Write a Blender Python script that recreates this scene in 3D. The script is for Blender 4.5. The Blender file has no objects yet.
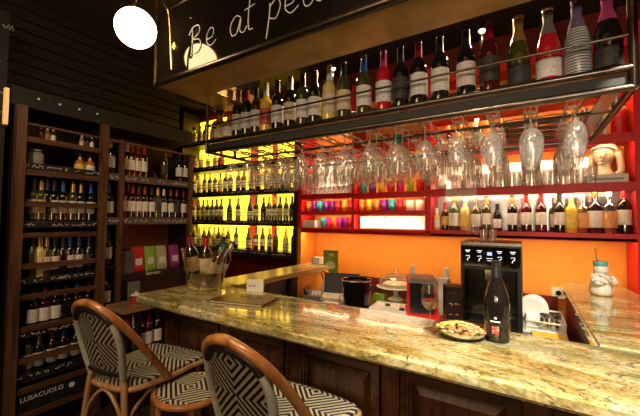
import bpy, bmesh, math, random
from mathutils import Vector, Matrix
random.seed(7)
S = bpy.context.scene
COL = S.collection
PI = math.pi

# ------------------------------------------------------------------ camera
F, YAW, PITCH, ROLL, HC = 330.75, .558579, .0384952, .00904, 1.57
fw = Vector((-math.sin(YAW)*math.cos(PITCH), math.cos(YAW)*math.cos(PITCH), math.sin(PITCH)))
_r = Vector((math.cos(YAW), math.sin(YAW), 0)); _u = _r.cross(fw)
rt = _r*math.cos(ROLL)+_u*math.sin(ROLL); up = -_r*math.sin(ROLL)+_u*math.cos(ROLL)
cd = bpy.data.cameras.new('camera'); cam = bpy.data.objects.new('camera', cd); COL.objects.link(cam)
m = Matrix((rt, up, -fw)).transposed().to_4x4(); m.translation = (0, 0, HC); cam.matrix_world = m
cd.sensor_width = 36; cd.lens = F*36/640; cd.clip_start = .02
S.camera = cam
def ray(x, y): return fw*F+rt*(x-320)-up*(y-208)
def atz(x, y, z): d = ray(x, y); return d*((z-HC)/d.z)+Vector((0, 0, HC))
def aty(x, y, Y): d = ray(x, y); return d*(Y/d.y)+Vector((0, 0, HC))
def atx(x, y, X): d = ray(x, y); return d*(X/d.x)+Vector((0, 0, HC))

S.view_settings.view_transform = 'Standard'; S.view_settings.look = 'None'
S.view_settings.exposure = 0.08; S.view_settings.gamma = 1; S.view_settings.use_curve_mapping = False
w = bpy.data.worlds.new('World'); S.world = w; w.use_nodes = True
w.node_tree.nodes['Background'].inputs[0].default_value = (.02, .014, .01, 1)
w.node_tree.nodes['Background'].inputs[1].default_value = .3
S.cycles.max_bounces = 10; S.cycles.transparent_max_bounces = 24; S.cycles.sample_clamp_indirect = 3
S.cycles.caustics_reflective = False; S.cycles.caustics_refractive = False

# ------------------------------------------------------------------ materials
MATS = {}
def base(name):
    mt = bpy.data.materials.new(name); mt.use_nodes = True
    nt = mt.node_tree; return mt, nt, nt.nodes['Principled BSDF']
def mat(name, col, rough=.5, metal=0, emi=None, es=0, var=.12, scale=12, bump=0, coat=0, trans=0):
    if name in MATS: return MATS[name]
    mt, nt, b = base(name)
    b.inputs['Roughness'].default_value = rough; b.inputs['Metallic'].default_value = metal
    b.inputs['Coat Weight'].default_value = coat; b.inputs['Transmission Weight'].default_value = trans
    if var or bump:
        tc = nt.nodes.new('ShaderNodeTexCoord'); no = nt.nodes.new('ShaderNodeTexNoise')
        no.inputs['Scale'].default_value = scale; no.inputs['Detail'].default_value = 4
        nt.links.new(tc.outputs['Object'], no.inputs['Vector'])
        rp = nt.nodes.new('ShaderNodeValToRGB')
        rp.color_ramp.elements[0].position = .3; rp.color_ramp.elements[1].position = .7
        rp.color_ramp.elements[0].color = tuple(c*(1-var) for c in col)+(1,)
        rp.color_ramp.elements[1].color = tuple(min(1, c*(1+var)) for c in col)+(1,)
        nt.links.new(no.outputs['Fac'], rp.inputs[0]); nt.links.new(rp.outputs[0], b.inputs['Base Color'])
        if bump:
            bp = nt.nodes.new('ShaderNodeBump'); bp.inputs['Strength'].default_value = bump
            nt.links.new(no.outputs['Fac'], bp.inputs['Height']); nt.links.new(bp.outputs[0], b.inputs['Normal'])
    else: b.inputs['Base Color'].default_value = tuple(col)+(1,)
    if emi: b.inputs['Emission Color'].default_value = tuple(emi)+(1,); b.inputs['Emission Strength'].default_value = es
    MATS[name] = mt; return mt
def wood(name, c1, c2, rough=.35, axis=2, coat=.2, sc=9):
    mt, nt, b = base(name)
    tc = nt.nodes.new('ShaderNodeTexCoord'); mp = nt.nodes.new('ShaderNodeMapping')
    s = [sc*3]*3; s[axis] = sc*.25; mp.inputs['Scale'].default_value = s
    no = nt.nodes.new('ShaderNodeTexNoise'); no.inputs['Scale'].default_value = 1.2; no.inputs['Detail'].default_value = 7; no.inputs['Distortion'].default_value = .6
    rp = nt.nodes.new('ShaderNodeValToRGB'); rp.color_ramp.elements[0].position = .32; rp.color_ramp.elements[1].position = .7
    rp.color_ramp.elements[0].color = tuple(c1)+(1,); rp.color_ramp.elements[1].color = tuple(c2)+(1,)
    nt.links.new(tc.outputs['Object'], mp.inputs[0]); nt.links.new(mp.outputs[0], no.inputs['Vector'])
    nt.links.new(no.outputs['Fac'], rp.inputs[0]); nt.links.new(rp.outputs[0], b.inputs['Base Color'])
    b.inputs['Roughness'].default_value = rough; b.inputs['Coat Weight'].default_value = coat; b.inputs['Coat Roughness'].default_value = .25
    return mt
def granite():
    mt, nt, b = base('granite'); N = nt.nodes.new; L = nt.links.new
    tc = N('ShaderNodeTexCoord'); mp = N('ShaderNodeMapping'); mp.inputs['Scale'].default_value = (1.0, 2.6, 2.6); mp.inputs['Rotation'].default_value = (0, 0, -.22)
    L(tc.outputs['Object'], mp.inputs[0])
    n1 = N('ShaderNodeTexNoise'); n1.inputs['Scale'].default_value = 2.3; n1.inputs['Detail'].default_value = 9; n1.inputs['Roughness'].default_value = .66; n1.inputs['Distortion'].default_value = 2.2
    L(mp.outputs[0], n1.inputs['Vector'])
    r1 = N('ShaderNodeValToRGB'); cr = r1.color_ramp
    cols = [(.18, (.05, .055, .02)), (.32, (.18, .17, .05)), (.42, (.46, .34, .09)), (.52, (.66, .53, .25)), (.60, (.78, .69, .46)), (.70, (.46, .42, .22)), (.84, (.74, .71, .58))]
    cr.elements[0].position = cols[0][0]; cr.elements[0].color = cols[0][1]+(1,); cr.elements[1].position = cols[-1][0]; cr.elements[1].color = cols[-1][1]+(1,)
    for p, c in cols[1:-1]: e = cr.elements.new(p); e.color = c+(1,)
    L(n1.outputs['Fac'], r1.inputs[0])
    n2 = N('ShaderNodeTexNoise'); n2.inputs['Scale'].default_value = 2.1; n2.inputs['Detail'].default_value = 5; n2.inputs['Distortion'].default_value = 3.5
    L(mp.outputs[0], n2.inputs['Vector'])
    r2 = N('ShaderNodeValToRGB'); r2.color_ramp.elements[0].position = .485; r2.color_ramp.elements[0].color = (0, 0, 0, 1)
    r2.color_ramp.elements[1].position = .5; r2.color_ramp.elements[1].color = (1, 1, 1, 1); e = r2.color_ramp.elements.new(.52); e.color = (0, 0, 0, 1)
    L(n2.outputs['Fac'], r2.inputs[0])
    mx = N('ShaderNodeMix'); mx.data_type = 'RGBA'; L(r2.outputs[0], mx.inputs['Factor']); L(r1.outputs[0], mx.inputs['A']); mx.inputs['B'].default_value = (.10, .05, .05, 1)
    n4 = N('ShaderNodeTexNoise'); n4.inputs['Scale'].default_value = 1.5; n4.inputs['Detail'].default_value = 8; n4.inputs['Distortion'].default_value = 1.6; L(mp.outputs[0], n4.inputs['Vector'])
    r4 = N('ShaderNodeValToRGB'); r4.color_ramp.elements[0].position = .54; r4.color_ramp.elements[0].color = (0, 0, 0, 1); r4.color_ramp.elements[1].position = .66; r4.color_ramp.elements[1].color = (.75, .75, .75, 1); L(n4.outputs['Fac'], r4.inputs[0])
    mg = N('ShaderNodeMix'); mg.data_type = 'RGBA'; L(r4.outputs[0], mg.inputs['Factor']); L(mx.outputs['Result'], mg.inputs['A']); mg.inputs['B'].default_value = (.15, .18, .09, 1); mx = mg
    n3 = N('ShaderNodeTexNoise'); n3.inputs['Scale'].default_value = 70; n3.inputs['Detail'].default_value = 3; L(tc.outputs['Object'], n3.inputs['Vector'])
    r3 = N('ShaderNodeValToRGB'); r3.color_ramp.elements[0].position = .35; r3.color_ramp.elements[0].color = (.55, .58, .5, 1); r3.color_ramp.elements[1].position = .62; r3.color_ramp.elements[1].color = (1, 1, 1, 1)
    L(n3.outputs['Fac'], r3.inputs[0])
    mu = N('ShaderNodeMix'); mu.data_type = 'RGBA'; mu.blend_type = 'MULTIPLY'; mu.inputs['Factor'].default_value = 1
    L(mx.outputs['Result'], mu.inputs['A']); L(r3.outputs[0], mu.inputs['B']); L(mu.outputs['Result'], b.inputs['Base Color'])
    b.inputs['Roughness'].default_value = .10; b.inputs['Coat Weight'].default_value = .8; b.inputs['Coat Roughness'].default_value = .06
    return mt
def weave():
    mt, nt, b = base('woven_chevron'); N = nt.nodes.new; L = nt.links.new
    def M(op, a, c=None):
        n = N('ShaderNodeMath'); n.operation = op
        for i, v in enumerate((a, c)):
            if v is None: continue
            if isinstance(v, (int, float)): n.inputs[i].default_value = v
            else: L(v, n.inputs[i])
        return n.outputs[0]
    uv = N('ShaderNodeUVMap'); sp = N('ShaderNodeSeparateXYZ'); L(uv.outputs[0], sp.inputs[0])
    ax = M('ABSOLUTE', sp.outputs[0]); ay = M('PINGPONG', sp.outputs[1], .12)
    s = M('ADD', ax, ay); st = M('FRACT', M('MULTIPLY', s, 34)); k = M('GREATER_THAN', st, .5)
    wv = M('SINE', M('MULTIPLY', sp.outputs[0], 900)); wv2 = M('SINE', M('MULTIPLY', sp.outputs[1], 900))
    h = M('MULTIPLY', wv, wv2)
    mx = N('ShaderNodeMix'); mx.data_type = 'RGBA'; L(k, mx.inputs['Factor'])
    mx.inputs['A'].default_value = (.012, .011, .012, 1); mx.inputs['B'].default_value = (.50, .46, .36, 1)
    L(mx.outputs['Result'], b.inputs['Base Color']); b.inputs['Roughness'].default_value = .45
    bp = N('ShaderNodeBump'); bp.inputs['Strength'].default_value = .35; bp.inputs['Distance'].default_value = .002; L(h, bp.inputs['Height']); L(bp.outputs[0], b.inputs['Normal'])
    return mt
def thin_glass(name, tint=(1, 1, 1), fac=.10, rough=.02, milk=0):
    mt = bpy.data.materials.new(name); mt.use_nodes = True; nt = mt.node_tree; nt.nodes.clear(); N = nt.nodes.new; L = nt.links.new
    t = N('ShaderNodeBsdfTransparent'); t.inputs[0].default_value = tuple(tint)+(1,)
    g = N('ShaderNodeBsdfGlossy'); g.inputs['Roughness'].default_value = rough; g.inputs[0].default_value = (1, 1, 1, 1)
    lw = N('ShaderNodeLayerWeight'); lw.inputs[0].default_value = .45
    ad = N('ShaderNodeMath'); ad.operation = 'MULTIPLY_ADD'; ad.inputs[1].default_value = .75; ad.inputs[2].default_value = fac; ad.use_clamp = True
    L(lw.outputs['Facing'], ad.inputs[0])
    mx = N('ShaderNodeMixShader'); L(ad.outputs[0], mx.inputs[0]); L(t.outputs[0], mx.inputs[1]); L(g.outputs[0], mx.inputs[2])
    o = N('ShaderNodeOutputMaterial'); out = mx.outputs[0]
    if milk:   # whitish scatter mixed into the glass so it seems to glow from behind
        tr = N('ShaderNodeBsdfTranslucent'); df = N('ShaderNodeBsdfDiffuse'); a = N('ShaderNodeAddShader'); L(tr.outputs[0], a.inputs[0]); L(df.outputs[0], a.inputs[1])
        tr.inputs[0].default_value = (.5, .5, .5, 1); df.inputs[0].default_value = (.5, .5, .5, 1)
        tc = N('ShaderNodeTexCoord'); no = N('ShaderNodeTexNoise'); no.inputs['Scale'].default_value = 30; L(tc.outputs['Object'], no.inputs['Vector'])
        k = N('ShaderNodeMath'); k.operation = 'MULTIPLY'; k.inputs[1].default_value = milk*2; L(no.outputs['Fac'], k.inputs[0])
        m2 = N('ShaderNodeMixShader'); L(k.outputs[0], m2.inputs[0]); L(out, m2.inputs[1]); L(a.outputs[0], m2.inputs[2]); out = m2.outputs[0]
    L(out, o.inputs[0]); MATS[name] = mt; return mt
def label_mat(name, paper, ink, lo=.35, hi=.62):
    if name in MATS: return MATS[name]
    mt, nt, b = base(name); N = nt.nodes.new; L = nt.links.new
    tc = N('ShaderNodeTexCoord'); mp = N('ShaderNodeMapping'); mp.inputs['Scale'].default_value = (90, 90, 420)
    L(tc.outputs['Object'], mp.inputs[0]); n = N('ShaderNodeTexNoise'); n.inputs['Scale'].default_value = 1; n.inputs['Detail'].default_value = 2
    L(mp.outputs[0], n.inputs['Vector']); r = N('ShaderNodeValToRGB'); r.color_ramp.elements[0].position = .36; r.color_ramp.elements[1].position = .44
    r.color_ramp.elements[0].color = tuple(ink)+(1,); r.color_ramp.elements[1].color = tuple(paper)+(1,)
    L(n.outputs['Fac'], r.inputs[0]); L(r.outputs[0], b.inputs['Base Color']); b.inputs['Roughness'].default_value = .6
    MATS[name] = mt; return mt

GR = granite(); WV = weave()
DW = wood('dark_panel_wood', (.026, .010, .004), (.13, .052, .019), .3, 0)
DWV = wood('dark_panel_wood_upright', (.026, .010, .004), (.13, .052, .019), .3, 2)
SHW = wood('brown_shelf_wood', (.05, .022, .010), (.17, .08, .035), .45, 1, .1)
SHV = wood('brown_post_wood', (.05, .022, .010), (.17, .08, .035), .45, 2, .1)
BLK = wood('black_brown_wood', (.008, .004, .003), (.025, .012, .008), .45, 1, .1)
RAT = wood('rattan_cane', (.20, .065, .018), (.52, .22, .07), .3, 2, .5, 5)
RATD = wood('pale_rattan', (.30, .16, .07), (.52, .32, .16), .4, 2, .2, 5)
PLK = wood('pale_oak', (.42, .27, .10), (.66, .48, .22), .25, 1, .5, 4)
CHK = mat('chalk', (.85, .83, .78), .9, emi=None)
CHB = mat('chalkboard', (.012, .011, .011), .6, bump=.02)
RED = mat('red_shelf_paint', (.66, .012, .012), .45, var=.06)
DRED = mat('dark_red_paint', (.14, .012, .010), .4, var=.08)
ORW = mat('orange_plaster', (.82, .30, .035), .6, var=.05, scale=4, bump=.03)
STL = mat('dark_steel', (.12, .10, .085), .3, 1, var=.25, scale=20)
SIL = mat('polished_steel', (.72, .70, .67), .16, 1)
BRS = mat('worn_bronze_sheet', (.58, .36, .13), .35, .55, var=.3, scale=5)
BRASS = mat('brass', (.60, .38, .14), .25, 1)
BPL = mat('black_plastic', (.012, .012, .013), .25, coat=.3)
BGL = mat('black_gloss', (.006, .005, .005), .08, coat=.4)
WHT = mat('white_ceramic', (.85, .83, .78), .2, coat=.5, var=.03)
WPL = mat('white_plastic', (.75, .74, .70), .4, var=.03)
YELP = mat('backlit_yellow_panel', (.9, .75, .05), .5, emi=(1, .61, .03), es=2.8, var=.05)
GLW = mat('added_shelf_glow', (.85, .8, .7), .5, emi=(1, .72, .45), es=2.0, var=.04)  # self-lit pale sheet that paints the bright glow behind the glassware
LED = mat('led_strip_light', (1, .85, .6), .5, emi=(1, .74, .42), es=55, var=0)
GLOB = mat('globe_light', (1, .9, .7), .5, emi=(1, .72, .36), es=16, var=0)
GLA = thin_glass('clear_glass', (.99, .99, .98), .08, .06, .105)
GLB = thin_glass('bar_wine_glass', (.98, .97, .96), .03, .02)
GLD = thin_glass('smoky_clear_plastic', (.92, .87, .76), .03, .05)
FLO = wood('floor_boards', (.02, .012, .008), (.06, .035, .02), .35, 0, .2)
CEI = mat('dark_ceiling_paint', (.022, .011, .007), .7)
WLL = wood('dark_wall_boards', (.006, .003, .002), (.020, .010, .006), .5, 1, .1)
GWR = mat('grey_cane_wrap', (.36, .37, .32), .5, bump=.2, scale=60)
BWR = mat('black_cane_wrap', (.014, .013, .015), .4, bump=.2, scale=60)

# ------------------------------------------------------------------ mesh helpers
def bx(bm, x0, x1, y0, y1, z0, z1):
    vs = [bm.verts.new((x, y, z)) for z in (z0, z1) for y in (y0, y1) for x in (x0, x1)]
    for f in ((0, 2, 3, 1), (4, 5, 7, 6), (0, 1, 5, 4), (2, 6, 7, 3), (0, 4, 6, 2), (1, 3, 7, 5)): bm.faces.new([vs[i] for i in f])
    return vs
def lathe(bm, prof, n=20, c=(0, 0, 0), a0=0, a1=2*PI, closed=True):
    full = abs(a1-a0-2*PI) < 1e-6; k = n if full else n+1; rows = []
    for r, z in prof:
        if r < 1e-6 and full: rows.append([bm.verts.new((c[0], c[1], c[2]+z))])
        else: rows.append([bm.verts.new((c[0]+r*math.cos(a0+(a1-a0)*i/n), c[1]+r*math.sin(a0+(a1-a0)*i/n), c[2]+z)) for i in range(k)])
    for A, B in zip(rows, rows[1:]):
        for i in range(n):
            j = (i+1) % k
            if len(A) == 1 and len(B) == 1: continue
            if len(A) == 1: bm.faces.new((A[0], B[j], B[i]))
            elif len(B) == 1: bm.faces.new((A[i], A[j], B[0]))
            else: bm.faces.new((A[i], A[j], B[j], B[i]))
def tube(bm, pts, r, n=8, smooth=0, cyc=False):
    pts = [Vector(p) for p in pts]
    if smooth: pts = spline(pts, smooth, cyc)
    rr = r if isinstance(r, (list, tuple)) else [r]*len(pts)
    if len(rr) != len(pts): rr = [rr[min(len(rr)-1, int(i*len(rr)/len(pts)))] for i in range(len(pts))]
    rings = []; prev = None; N = len(pts)
    for i, p in enumerate(pts):
        a = pts[i-1] if i or cyc else p; b = pts[(i+1) % N] if i < N-1 or cyc else p
        t = (b-a).normalized()
        if prev is None: nrm = t.orthogonal().normalized()
        else:
            nrm = prev-t*prev.dot(t); nrm = nrm.normalized() if nrm.length > 1e-6 else t.orthogonal().normalized()
        prev = nrm; q = t.cross(nrm)
        rings.append([bm.verts.new(p+(nrm*math.cos(2*PI*k/n)+q*math.sin(2*PI*k/n))*rr[i]) for k in range(n)])
    for i in range(N if cyc else N-1):
        A, B = rings[i], rings[(i+1) % N]
        for k in range(n): bm.faces.new((A[k], A[(k+1) % n], B[(k+1) % n], B[k]))
    if not cyc: bm.faces.new(rings[0][::-1]); bm.faces.new(rings[-1])
def spline(p, k=6, cyc=False):
    out = []; n = len(p)
    for i in range(n if cyc else n-1):
        g = (lambda j: p[j % n]) if cyc else (lambda j: p[max(0, min(n-1, j))])
        a, b, c, d = g(i-1), g(i), g(i+1), g(i+2)
        for s in range(k):
            t = s/k; out.append(.5*((2*b)+(c-a)*t+(2*a-5*b+4*c-d)*t*t+(3*b-a-3*c+d)*t**3))
    if not cyc: out.append(p[-1])
    return out
def prism(bm, poly, z0, z1):
    a = [bm.verts.new((x, y, z0)) for x, y in poly]; b = [bm.verts.new((x, y, z1)) for x, y in poly]; n = len(poly)
    bm.faces.new(a[::-1]); bm.faces.new(b)
    for i in range(n): bm.faces.new((a[i], a[(i+1) % n], b[(i+1) % n], b[i]))
def ball(bm, c, r, sx=1, sy=1, sz=1, u=16, v=10):
    mm = Matrix.Translation(c) @ Matrix.Diagonal((r*sx, r*sy, r*sz, 1)); bmesh.ops.create_uvsphere(bm, u_segments=u, v_segments=v, radius=1, matrix=mm)
def mesh(name, bm, mt, smooth=False, bevel=0):
    if bevel:
        bmesh.ops.bevel(bm, geom=[e for e in bm.edges if len(e.link_faces) == 2 and e.calc_face_angle(0) > .6], offset=bevel, segments=2, affect='EDGES', clamp_overlap=True)
    bmesh.ops.recalc_face_normals(bm, faces=bm.faces)
    me = bpy.data.meshes.new(name); bm.to_mesh(me); bm.free()
    if smooth:
        me.polygons.foreach_set('use_smooth', [True]*len(me.polygons))
        try: me.set_sharp_from_angle(angle=math.radians(45))
        except Exception: pass
    for x in (mt if isinstance(mt, list) else [mt]): me.materials.append(x)
    return me
def tag(o, label=None, cat=None, group=None, kind=None):
    if label: o['label'] = label
    if cat: o['category'] = cat
    if group: o['group'] = group
    if kind: o['kind'] = kind
    return o
def put(name, me, parent=None, loc=(0, 0, 0), rot=(0, 0, 0), sc=None):
    o = bpy.data.objects.new(name, me); COL.objects.link(o); o.parent = parent; o.location = loc; o.rotation_euler = rot
    if sc: o.scale = sc if isinstance(sc, (tuple, list)) else (sc,)*3
    return o
def obj(name, bm, mt, parent=None, smooth=False, bevel=0, **k): return put(name, mesh(name, bm, mt, smooth, bevel), parent, **k)
def box(name, mt, parent, x0, x1, y0, y1, z0, z1, bevel=0, **k):
    bm = bmesh.new(); bx(bm, x0, x1, y0, y1, z0, z1); return obj(name, bm, mt, parent, bevel=bevel, **k)
def boxes(name, mt, parent, lst, bevel=0, **k):
    bm = bmesh.new()
    for b in lst: bx(bm, *b)
    return obj(name, bm, mt, parent, bevel=bevel, **k)
def tubes(name, mt, parent, lst, **k):
    bm = bmesh.new()
    for a in lst: tube(bm, *a)
    return obj(name, bm, mt, parent, smooth=True, **k)
def thing(name, label, cat, loc=(0, 0, 0), rz=0, group=None):
    return tag(put(name, None, None, loc, (0, 0, rz)), label, cat, group)
def struct(name, o): o.name = name; o['kind'] = 'structure'; return o
ORD = ['first', 'second', 'third', 'fourth', 'fifth', 'sixth', 'seventh', 'eighth', 'ninth', 'tenth', 'eleventh', 'twelfth', 'thirteenth', 'fourteenth', 'fifteenth', 'sixteenth']
def place(i, n, wh='left'):
    if n == 1: return 'only one'
    if i == 0: return 'leftmost'
    if i == n-1: return 'rightmost'
    return ORD[i]+' from the left'
def chalk_scrawl(name, parent, org, du, dv, width, height, words=4, r=.0016, fill=.85):
    """rows of unreadable small chalk handwriting on a plane; du, dv unit vectors"""
    bm = bmesh.new(); u = 0; du = Vector(du); dv = Vector(dv); org = Vector(org); nrm = du.cross(dv)*.0015
    step = height*.75
    while u < width*.98:
        if random.random() > fill: u += step*1.5; continue
        pts = []
        for k in range(random.randint(4, 7)):
            pts.append(org+nrm+du*(u+k*step*.28+random.uniform(-.1, .1)*step)+dv*(height*(.5+random.uniform(-.42, .42))))
        tube(bm, pts, r, 4); u += step*1.45+random.random()*step*.5
    return obj(name, bm, CHK, parent)
def text(name, s, size, mt, parent, loc, rot, depth=.001):
    cu = bpy.data.curves.new(name, 'FONT'); cu.body = s; cu.size = size; cu.extrude = depth; cu.resolution_u = 3
    t = bpy.data.objects.new('tmp', cu); COL.objects.link(t); bpy.context.view_layer.update()
    me = bpy.data.meshes.new_from_object(t); bpy.data.objects.remove(t); me.materials.clear(); me.materials.append(mt)
    return put(name, me, parent, loc, rot)

# ------------------------------------------------------------------ room shell
struct('floor', box('floor', FLO, None, -5.2, 1.6, -3, 3.7, -.05, 0))
struct('ceiling', box('ceiling', CEI, None, -5.2, 1.6, -3, 3.7, 3.3, 3.35))
struct('wall_back', box('wall_back', DRED, None, -5.2, 1.6, 3.44, 3.5, 0, 3.3))
struct('wall_back_orange', box('wall_back', ORW, None, -2.2, .66, 3.41, 3.44, .0, 1.50)).name = 'wall_back'
o = thing('tmp', '', ''); bpy.data.objects.remove(o)
bm = bmesh.new(); bx(bm, -3.42, -3.36, -3, 2.3, 0, 3.3)
struct('wall_left', obj('wall_left', bm, WLL))
bm = bmesh.new()
for k in range(9): bx(bm, -3.36, -3.335, -3, 2.3, 2.52+k*.088, 2.52+k*.088+.075)
struct('trim_1', obj('trim_1', bm, WLL))
struct('wall_left', box('wall_left', WLL, None, -5.2, -5.14, 2.0, 3.7, 0, 3.3))
struct('wall_left', box('wall_left', WLL, None, -5.2, -3.36, 2.24, 2.3, 0, 3.3))
struct('wall_right', box('wall_right', DRED, None, 1.5, 1.56, -3, 3.7, 0, 3.3))
struct('wall_front', box('wall_front', WLL, None, -5.2, 1.6, -3.06, -3, 0, 3.3))

# ------------------------------------------------------------------ bar
bar = thing('bar_counter', 'dark wood panelled bar front under the granite top', 'bar', (0, 0, 0))
boxes('carcass', DW, bar, [(-2.0, 1.3, 1.315, 1.56, .1, 1.044), (-2.0, 1.3, 1.33, 1.56, 0, .1)])
# left end return of the bar body
box('end_body', DW, bar, -2.0, -1.84, 1.56, 2.38, 0, 1.044)
def frame_panel(x0, x1, z0=.13, z1=.985):
    bm = bmesh.new()
    for a, b, c, d, o_ in ((.0, .0, .0, .0, 1.27), (.018, .018, .018, .018, 1.292)):
        pass
    t = .035
    # bolection moulding ring
    for k, (off, yy, ww) in enumerate(((0, 1.285, .014), (.014, 1.293, .014), (.028, 1.302, .012))):
        X0, X1, Z0, Z1 = x0+off, x1-off, z0+off, z1-off
        bx(bm, X0, X1, yy, 1.315, Z1-ww, Z1); bx(bm, X0, X1, yy, 1.315, Z0, Z0+ww)
        bx(bm, X0, X0+ww, yy, 1.315, Z0+ww, Z1-ww); bx(bm, X1-ww, X1, yy, 1.315, Z0+ww, Z1-ww)
    obj('panel_moulding', bm, DW, bar)
    bm = bmesh.new(); vs = bx(bm, x0+.075, x1-.075, 1.296, 1.316, z0+.075, z1-.075)
    for v in vs:
        if v.co.y > 1.31: v.co.x += -.035 if v.co.x < (x0+x1)/2 else .035; v.co.z += -.035 if v.co.z < (z0+z1)/2 else .035
    obj('raised_panel', bm, DWV, bar)
st = [-1.93, -1.42, -.96, -.47, .02, .51, 1.0]
for i in range(len(st)-1): frame_panel(st[i]+.045, st[i+1]-.045)
for x in st: box('stile', DWV, bar, x-.036, x+.036, 1.292, 1.316, .1, 1.0)
box('rail', DW, bar, -1.99, 1.3, 1.28, 1.316, 1.0, 1.044); box('rail', DW, bar, -1.99, 1.3, 1.28, 1.316, .06, .12)

def rounded(poly, r, k=6):
    out = []; n = len(poly)
    for i in range(n):
        p = Vector(poly[i]); a = (Vector(poly[i-1])-p).normalized(); b = (Vector(poly[(i+1) % n])-p).normalized(); rr = r[i] if isinstance(r, list) else r
        if rr == 0: out.append(tuple(p)); continue
        s, e = p+a*rr, p+b*rr
        for j in range(k+1):
            t = j/k; q = s*(1-t)**2+p*2*t*(1-t)+e*t*t; out.append((q.x, q.y))
    return out
def slab(name, poly, z0, z1, label, cat='countertop', group=None, bev=.014):
    bm = bmesh.new(); a = [bm.verts.new((x, y, z0)) for x, y in poly]; f = bm.faces.new(a)
    r = bmesh.ops.extrude_face_region(bm, geom=[f]); bmesh.ops.translate(bm, verts=[v for v in r['geom'] if isinstance(v, bmesh.types.BMVert)], vec=(0, 0, z1-z0))
    bmesh.ops.bevel(bm, geom=[e for e in bm.edges if abs(e.verts[0].co.z-e.verts[1].co.z) < 1e-5], offset=bev, segments=3, affect='EDGES', clamp_overlap=True)
    return tag(obj(name, bm, GR, None, smooth=True), label, cat, group)
slab('granite_countertop', rounded([(-2.1, 1.15), (1.35, 1.15), (1.35, 1.672), (-1.80, 1.672), (-1.80, 1.74), (-2.1, 1.74)], [.07, 0, 0, .02, 0, 0]), 1.045, 1.10,
     'long polished yellow green granite bar top with veins along the room')
# flap / return plank on the left
fl = tag(obj('counter_flap', (lambda b: (bx(b, -2.08, -1.79, 1.748, 3.20, 1.058, 1.098), b)[1])(bmesh.new()), PLK, None, bevel=.006),
         'pale wooden plank counter running back from the ice bucket end', 'counter')
rs = thing('counter_support', 'orange panel and dark post under the pale plank counter', 'support')
box('side_panel', ORW, rs, -1.86, -1.81, 2.5, 3.3, 0, 1.057); box('post', BLK, rs, -1.87, -1.80, 2.41, 2.5, 0, 1.057)
box('front_board', DRED, rs, -2.08, -2.04, 2.41, 3.3, 0, 1.057)
# right return
slab('granite_countertop', rounded([(.222, 1.675), (.632, 1.675), (.632, 3.32), (.56, 3.40), (.27, 3.33), (.222, 3.25)], [0, 0, .02, 0, .02, .02]), 1.045, 1.10,
     'shorter granite counter running back to the orange wall on the right')
rc = thing('granite_pedestal', 'dark brown base under the right granite counter', 'counter base')
box('panel', DRED, rc, .26, .29, 1.70, 3.33, 0, 1.044); box('panel', DRED, rc, .59, .62, 1.70, 3.33, 0, 1.044)

# back worktop
wk = thing('worktop', 'dark worktop along the orange wall holding the machines', 'worktop')
box('top', BPL, wk, -1.79, .21, 2.42, 3.40, .82, .86, bevel=.004)
boxes('cabinet', DRED, wk, [(-1.77, .20, 2.48, 3.40, 0, .819)])
boxes('splashback', DRED, wk, [(-1.79, .21, 3.385, 3.40, .861, .96)])

# ------------------------------------------------------------------ red back unit
ru = thing('shelf_unit', 'red painted back bar shelving with orange glow over the worktop', 'shelving')
YF, YB = 3.10, 3.40
posts = [(-2.235, -2.19), (-1.55, -1.52), (-.79, -.745), (.645, .69)]
for a, b in posts: box('upright', RED, ru, a, b, YF, YB, 1.485 if a < .6 else 0, 3.0, bevel=.003)
bm = bmesh.new(); bx(bm, -2.235, -2.19, YF, YB, 0, 1.485); obj('upright', bm, ORW, ru)
def shelf(z, x0, x1, t=.03, n='shelf'): return boxes(n, RED, ru, [(x0, x1, YF, YB, z-t, z), (x0, x1, YF, YF+.012, z-t-(.026 if z > 1.7 else .010), z-t)])
A0, A1, B0, B1, C0, C1 = -2.19, -1.55, -1.52, -.79, -.745, .645
SH = {'A': [1.49, 1.675, 1.868, 2.33, 2.72], 'B': [1.49, 1.675, 1.858, 2.105, 2.33, 2.72], 'C': [1.495, 1.865, 2.215, 2.56, 2.9]}
for z in SH['A']: shelf(z, A0, A1)
for z in SH['B']: shelf(z, B0, B1)
for z in SH['C']: shelf(z, C0, C1, .042)
box('light_valance', RED, ru, -2.19, .645, YF, YF+.012, 1.437, 1.462)
box('back_panel', ORW, ru, A0, A1, YB-.012, YB, 1.5, 2.9)
box('back_panel', ORW, ru, B0, B1, YB-.012, YB, 1.5, 2.9)
box('back_panel', ORW, ru, C0, C1, YB-.012, YB, 1.88, 2.9)
box('pale_back_panel', mat('pale_blue_mirror', (.42, .5, .55), .2, .3), ru, C0, C1, YB-.012, YB, 1.5, 1.82)
box('pale_back_panel', GLW, ru, C0+.01, C1-.2, YB-.016, YB-.012, 1.88, 2.10)  # added glowing sheet for the washed-out brightness behind the tumblers
box('pale_back_panel', GLW, ru, A0+.01, A1-.01, YB-.016, YB-.012, 1.88, 2.27)  # added glowing sheet, whitens the left bay behind the glasses
def led(x0, x1, z, y=3.17, mt=None, pr=None): return box('led_strip', mt or LED, pr or ru, x0, x1, y, y+.012, z-.008, z-.001)
for k, (x0, x1) in {'A': (A0, A1), 'B': (B0, B1), 'C': (C0, C1)}.items():
    t = .042 if k == 'C' else .03
    for z in SH[k][1:4 if k == 'C' else 5]: led(x0+.03, x1-.03, z-t, YF+.0135)
LEDW = mat('under_shelf_light', (1, .85, .6), .5, emi=(1, .70, .32), es=75, var=0)
for a, b in ((A0, A1), (B0, B1), (C0, C1)): box('led_strip', LEDW, ru, a+.03, b-.03, 3.1135, 3.135, 1.4515, 1.4525)
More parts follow.
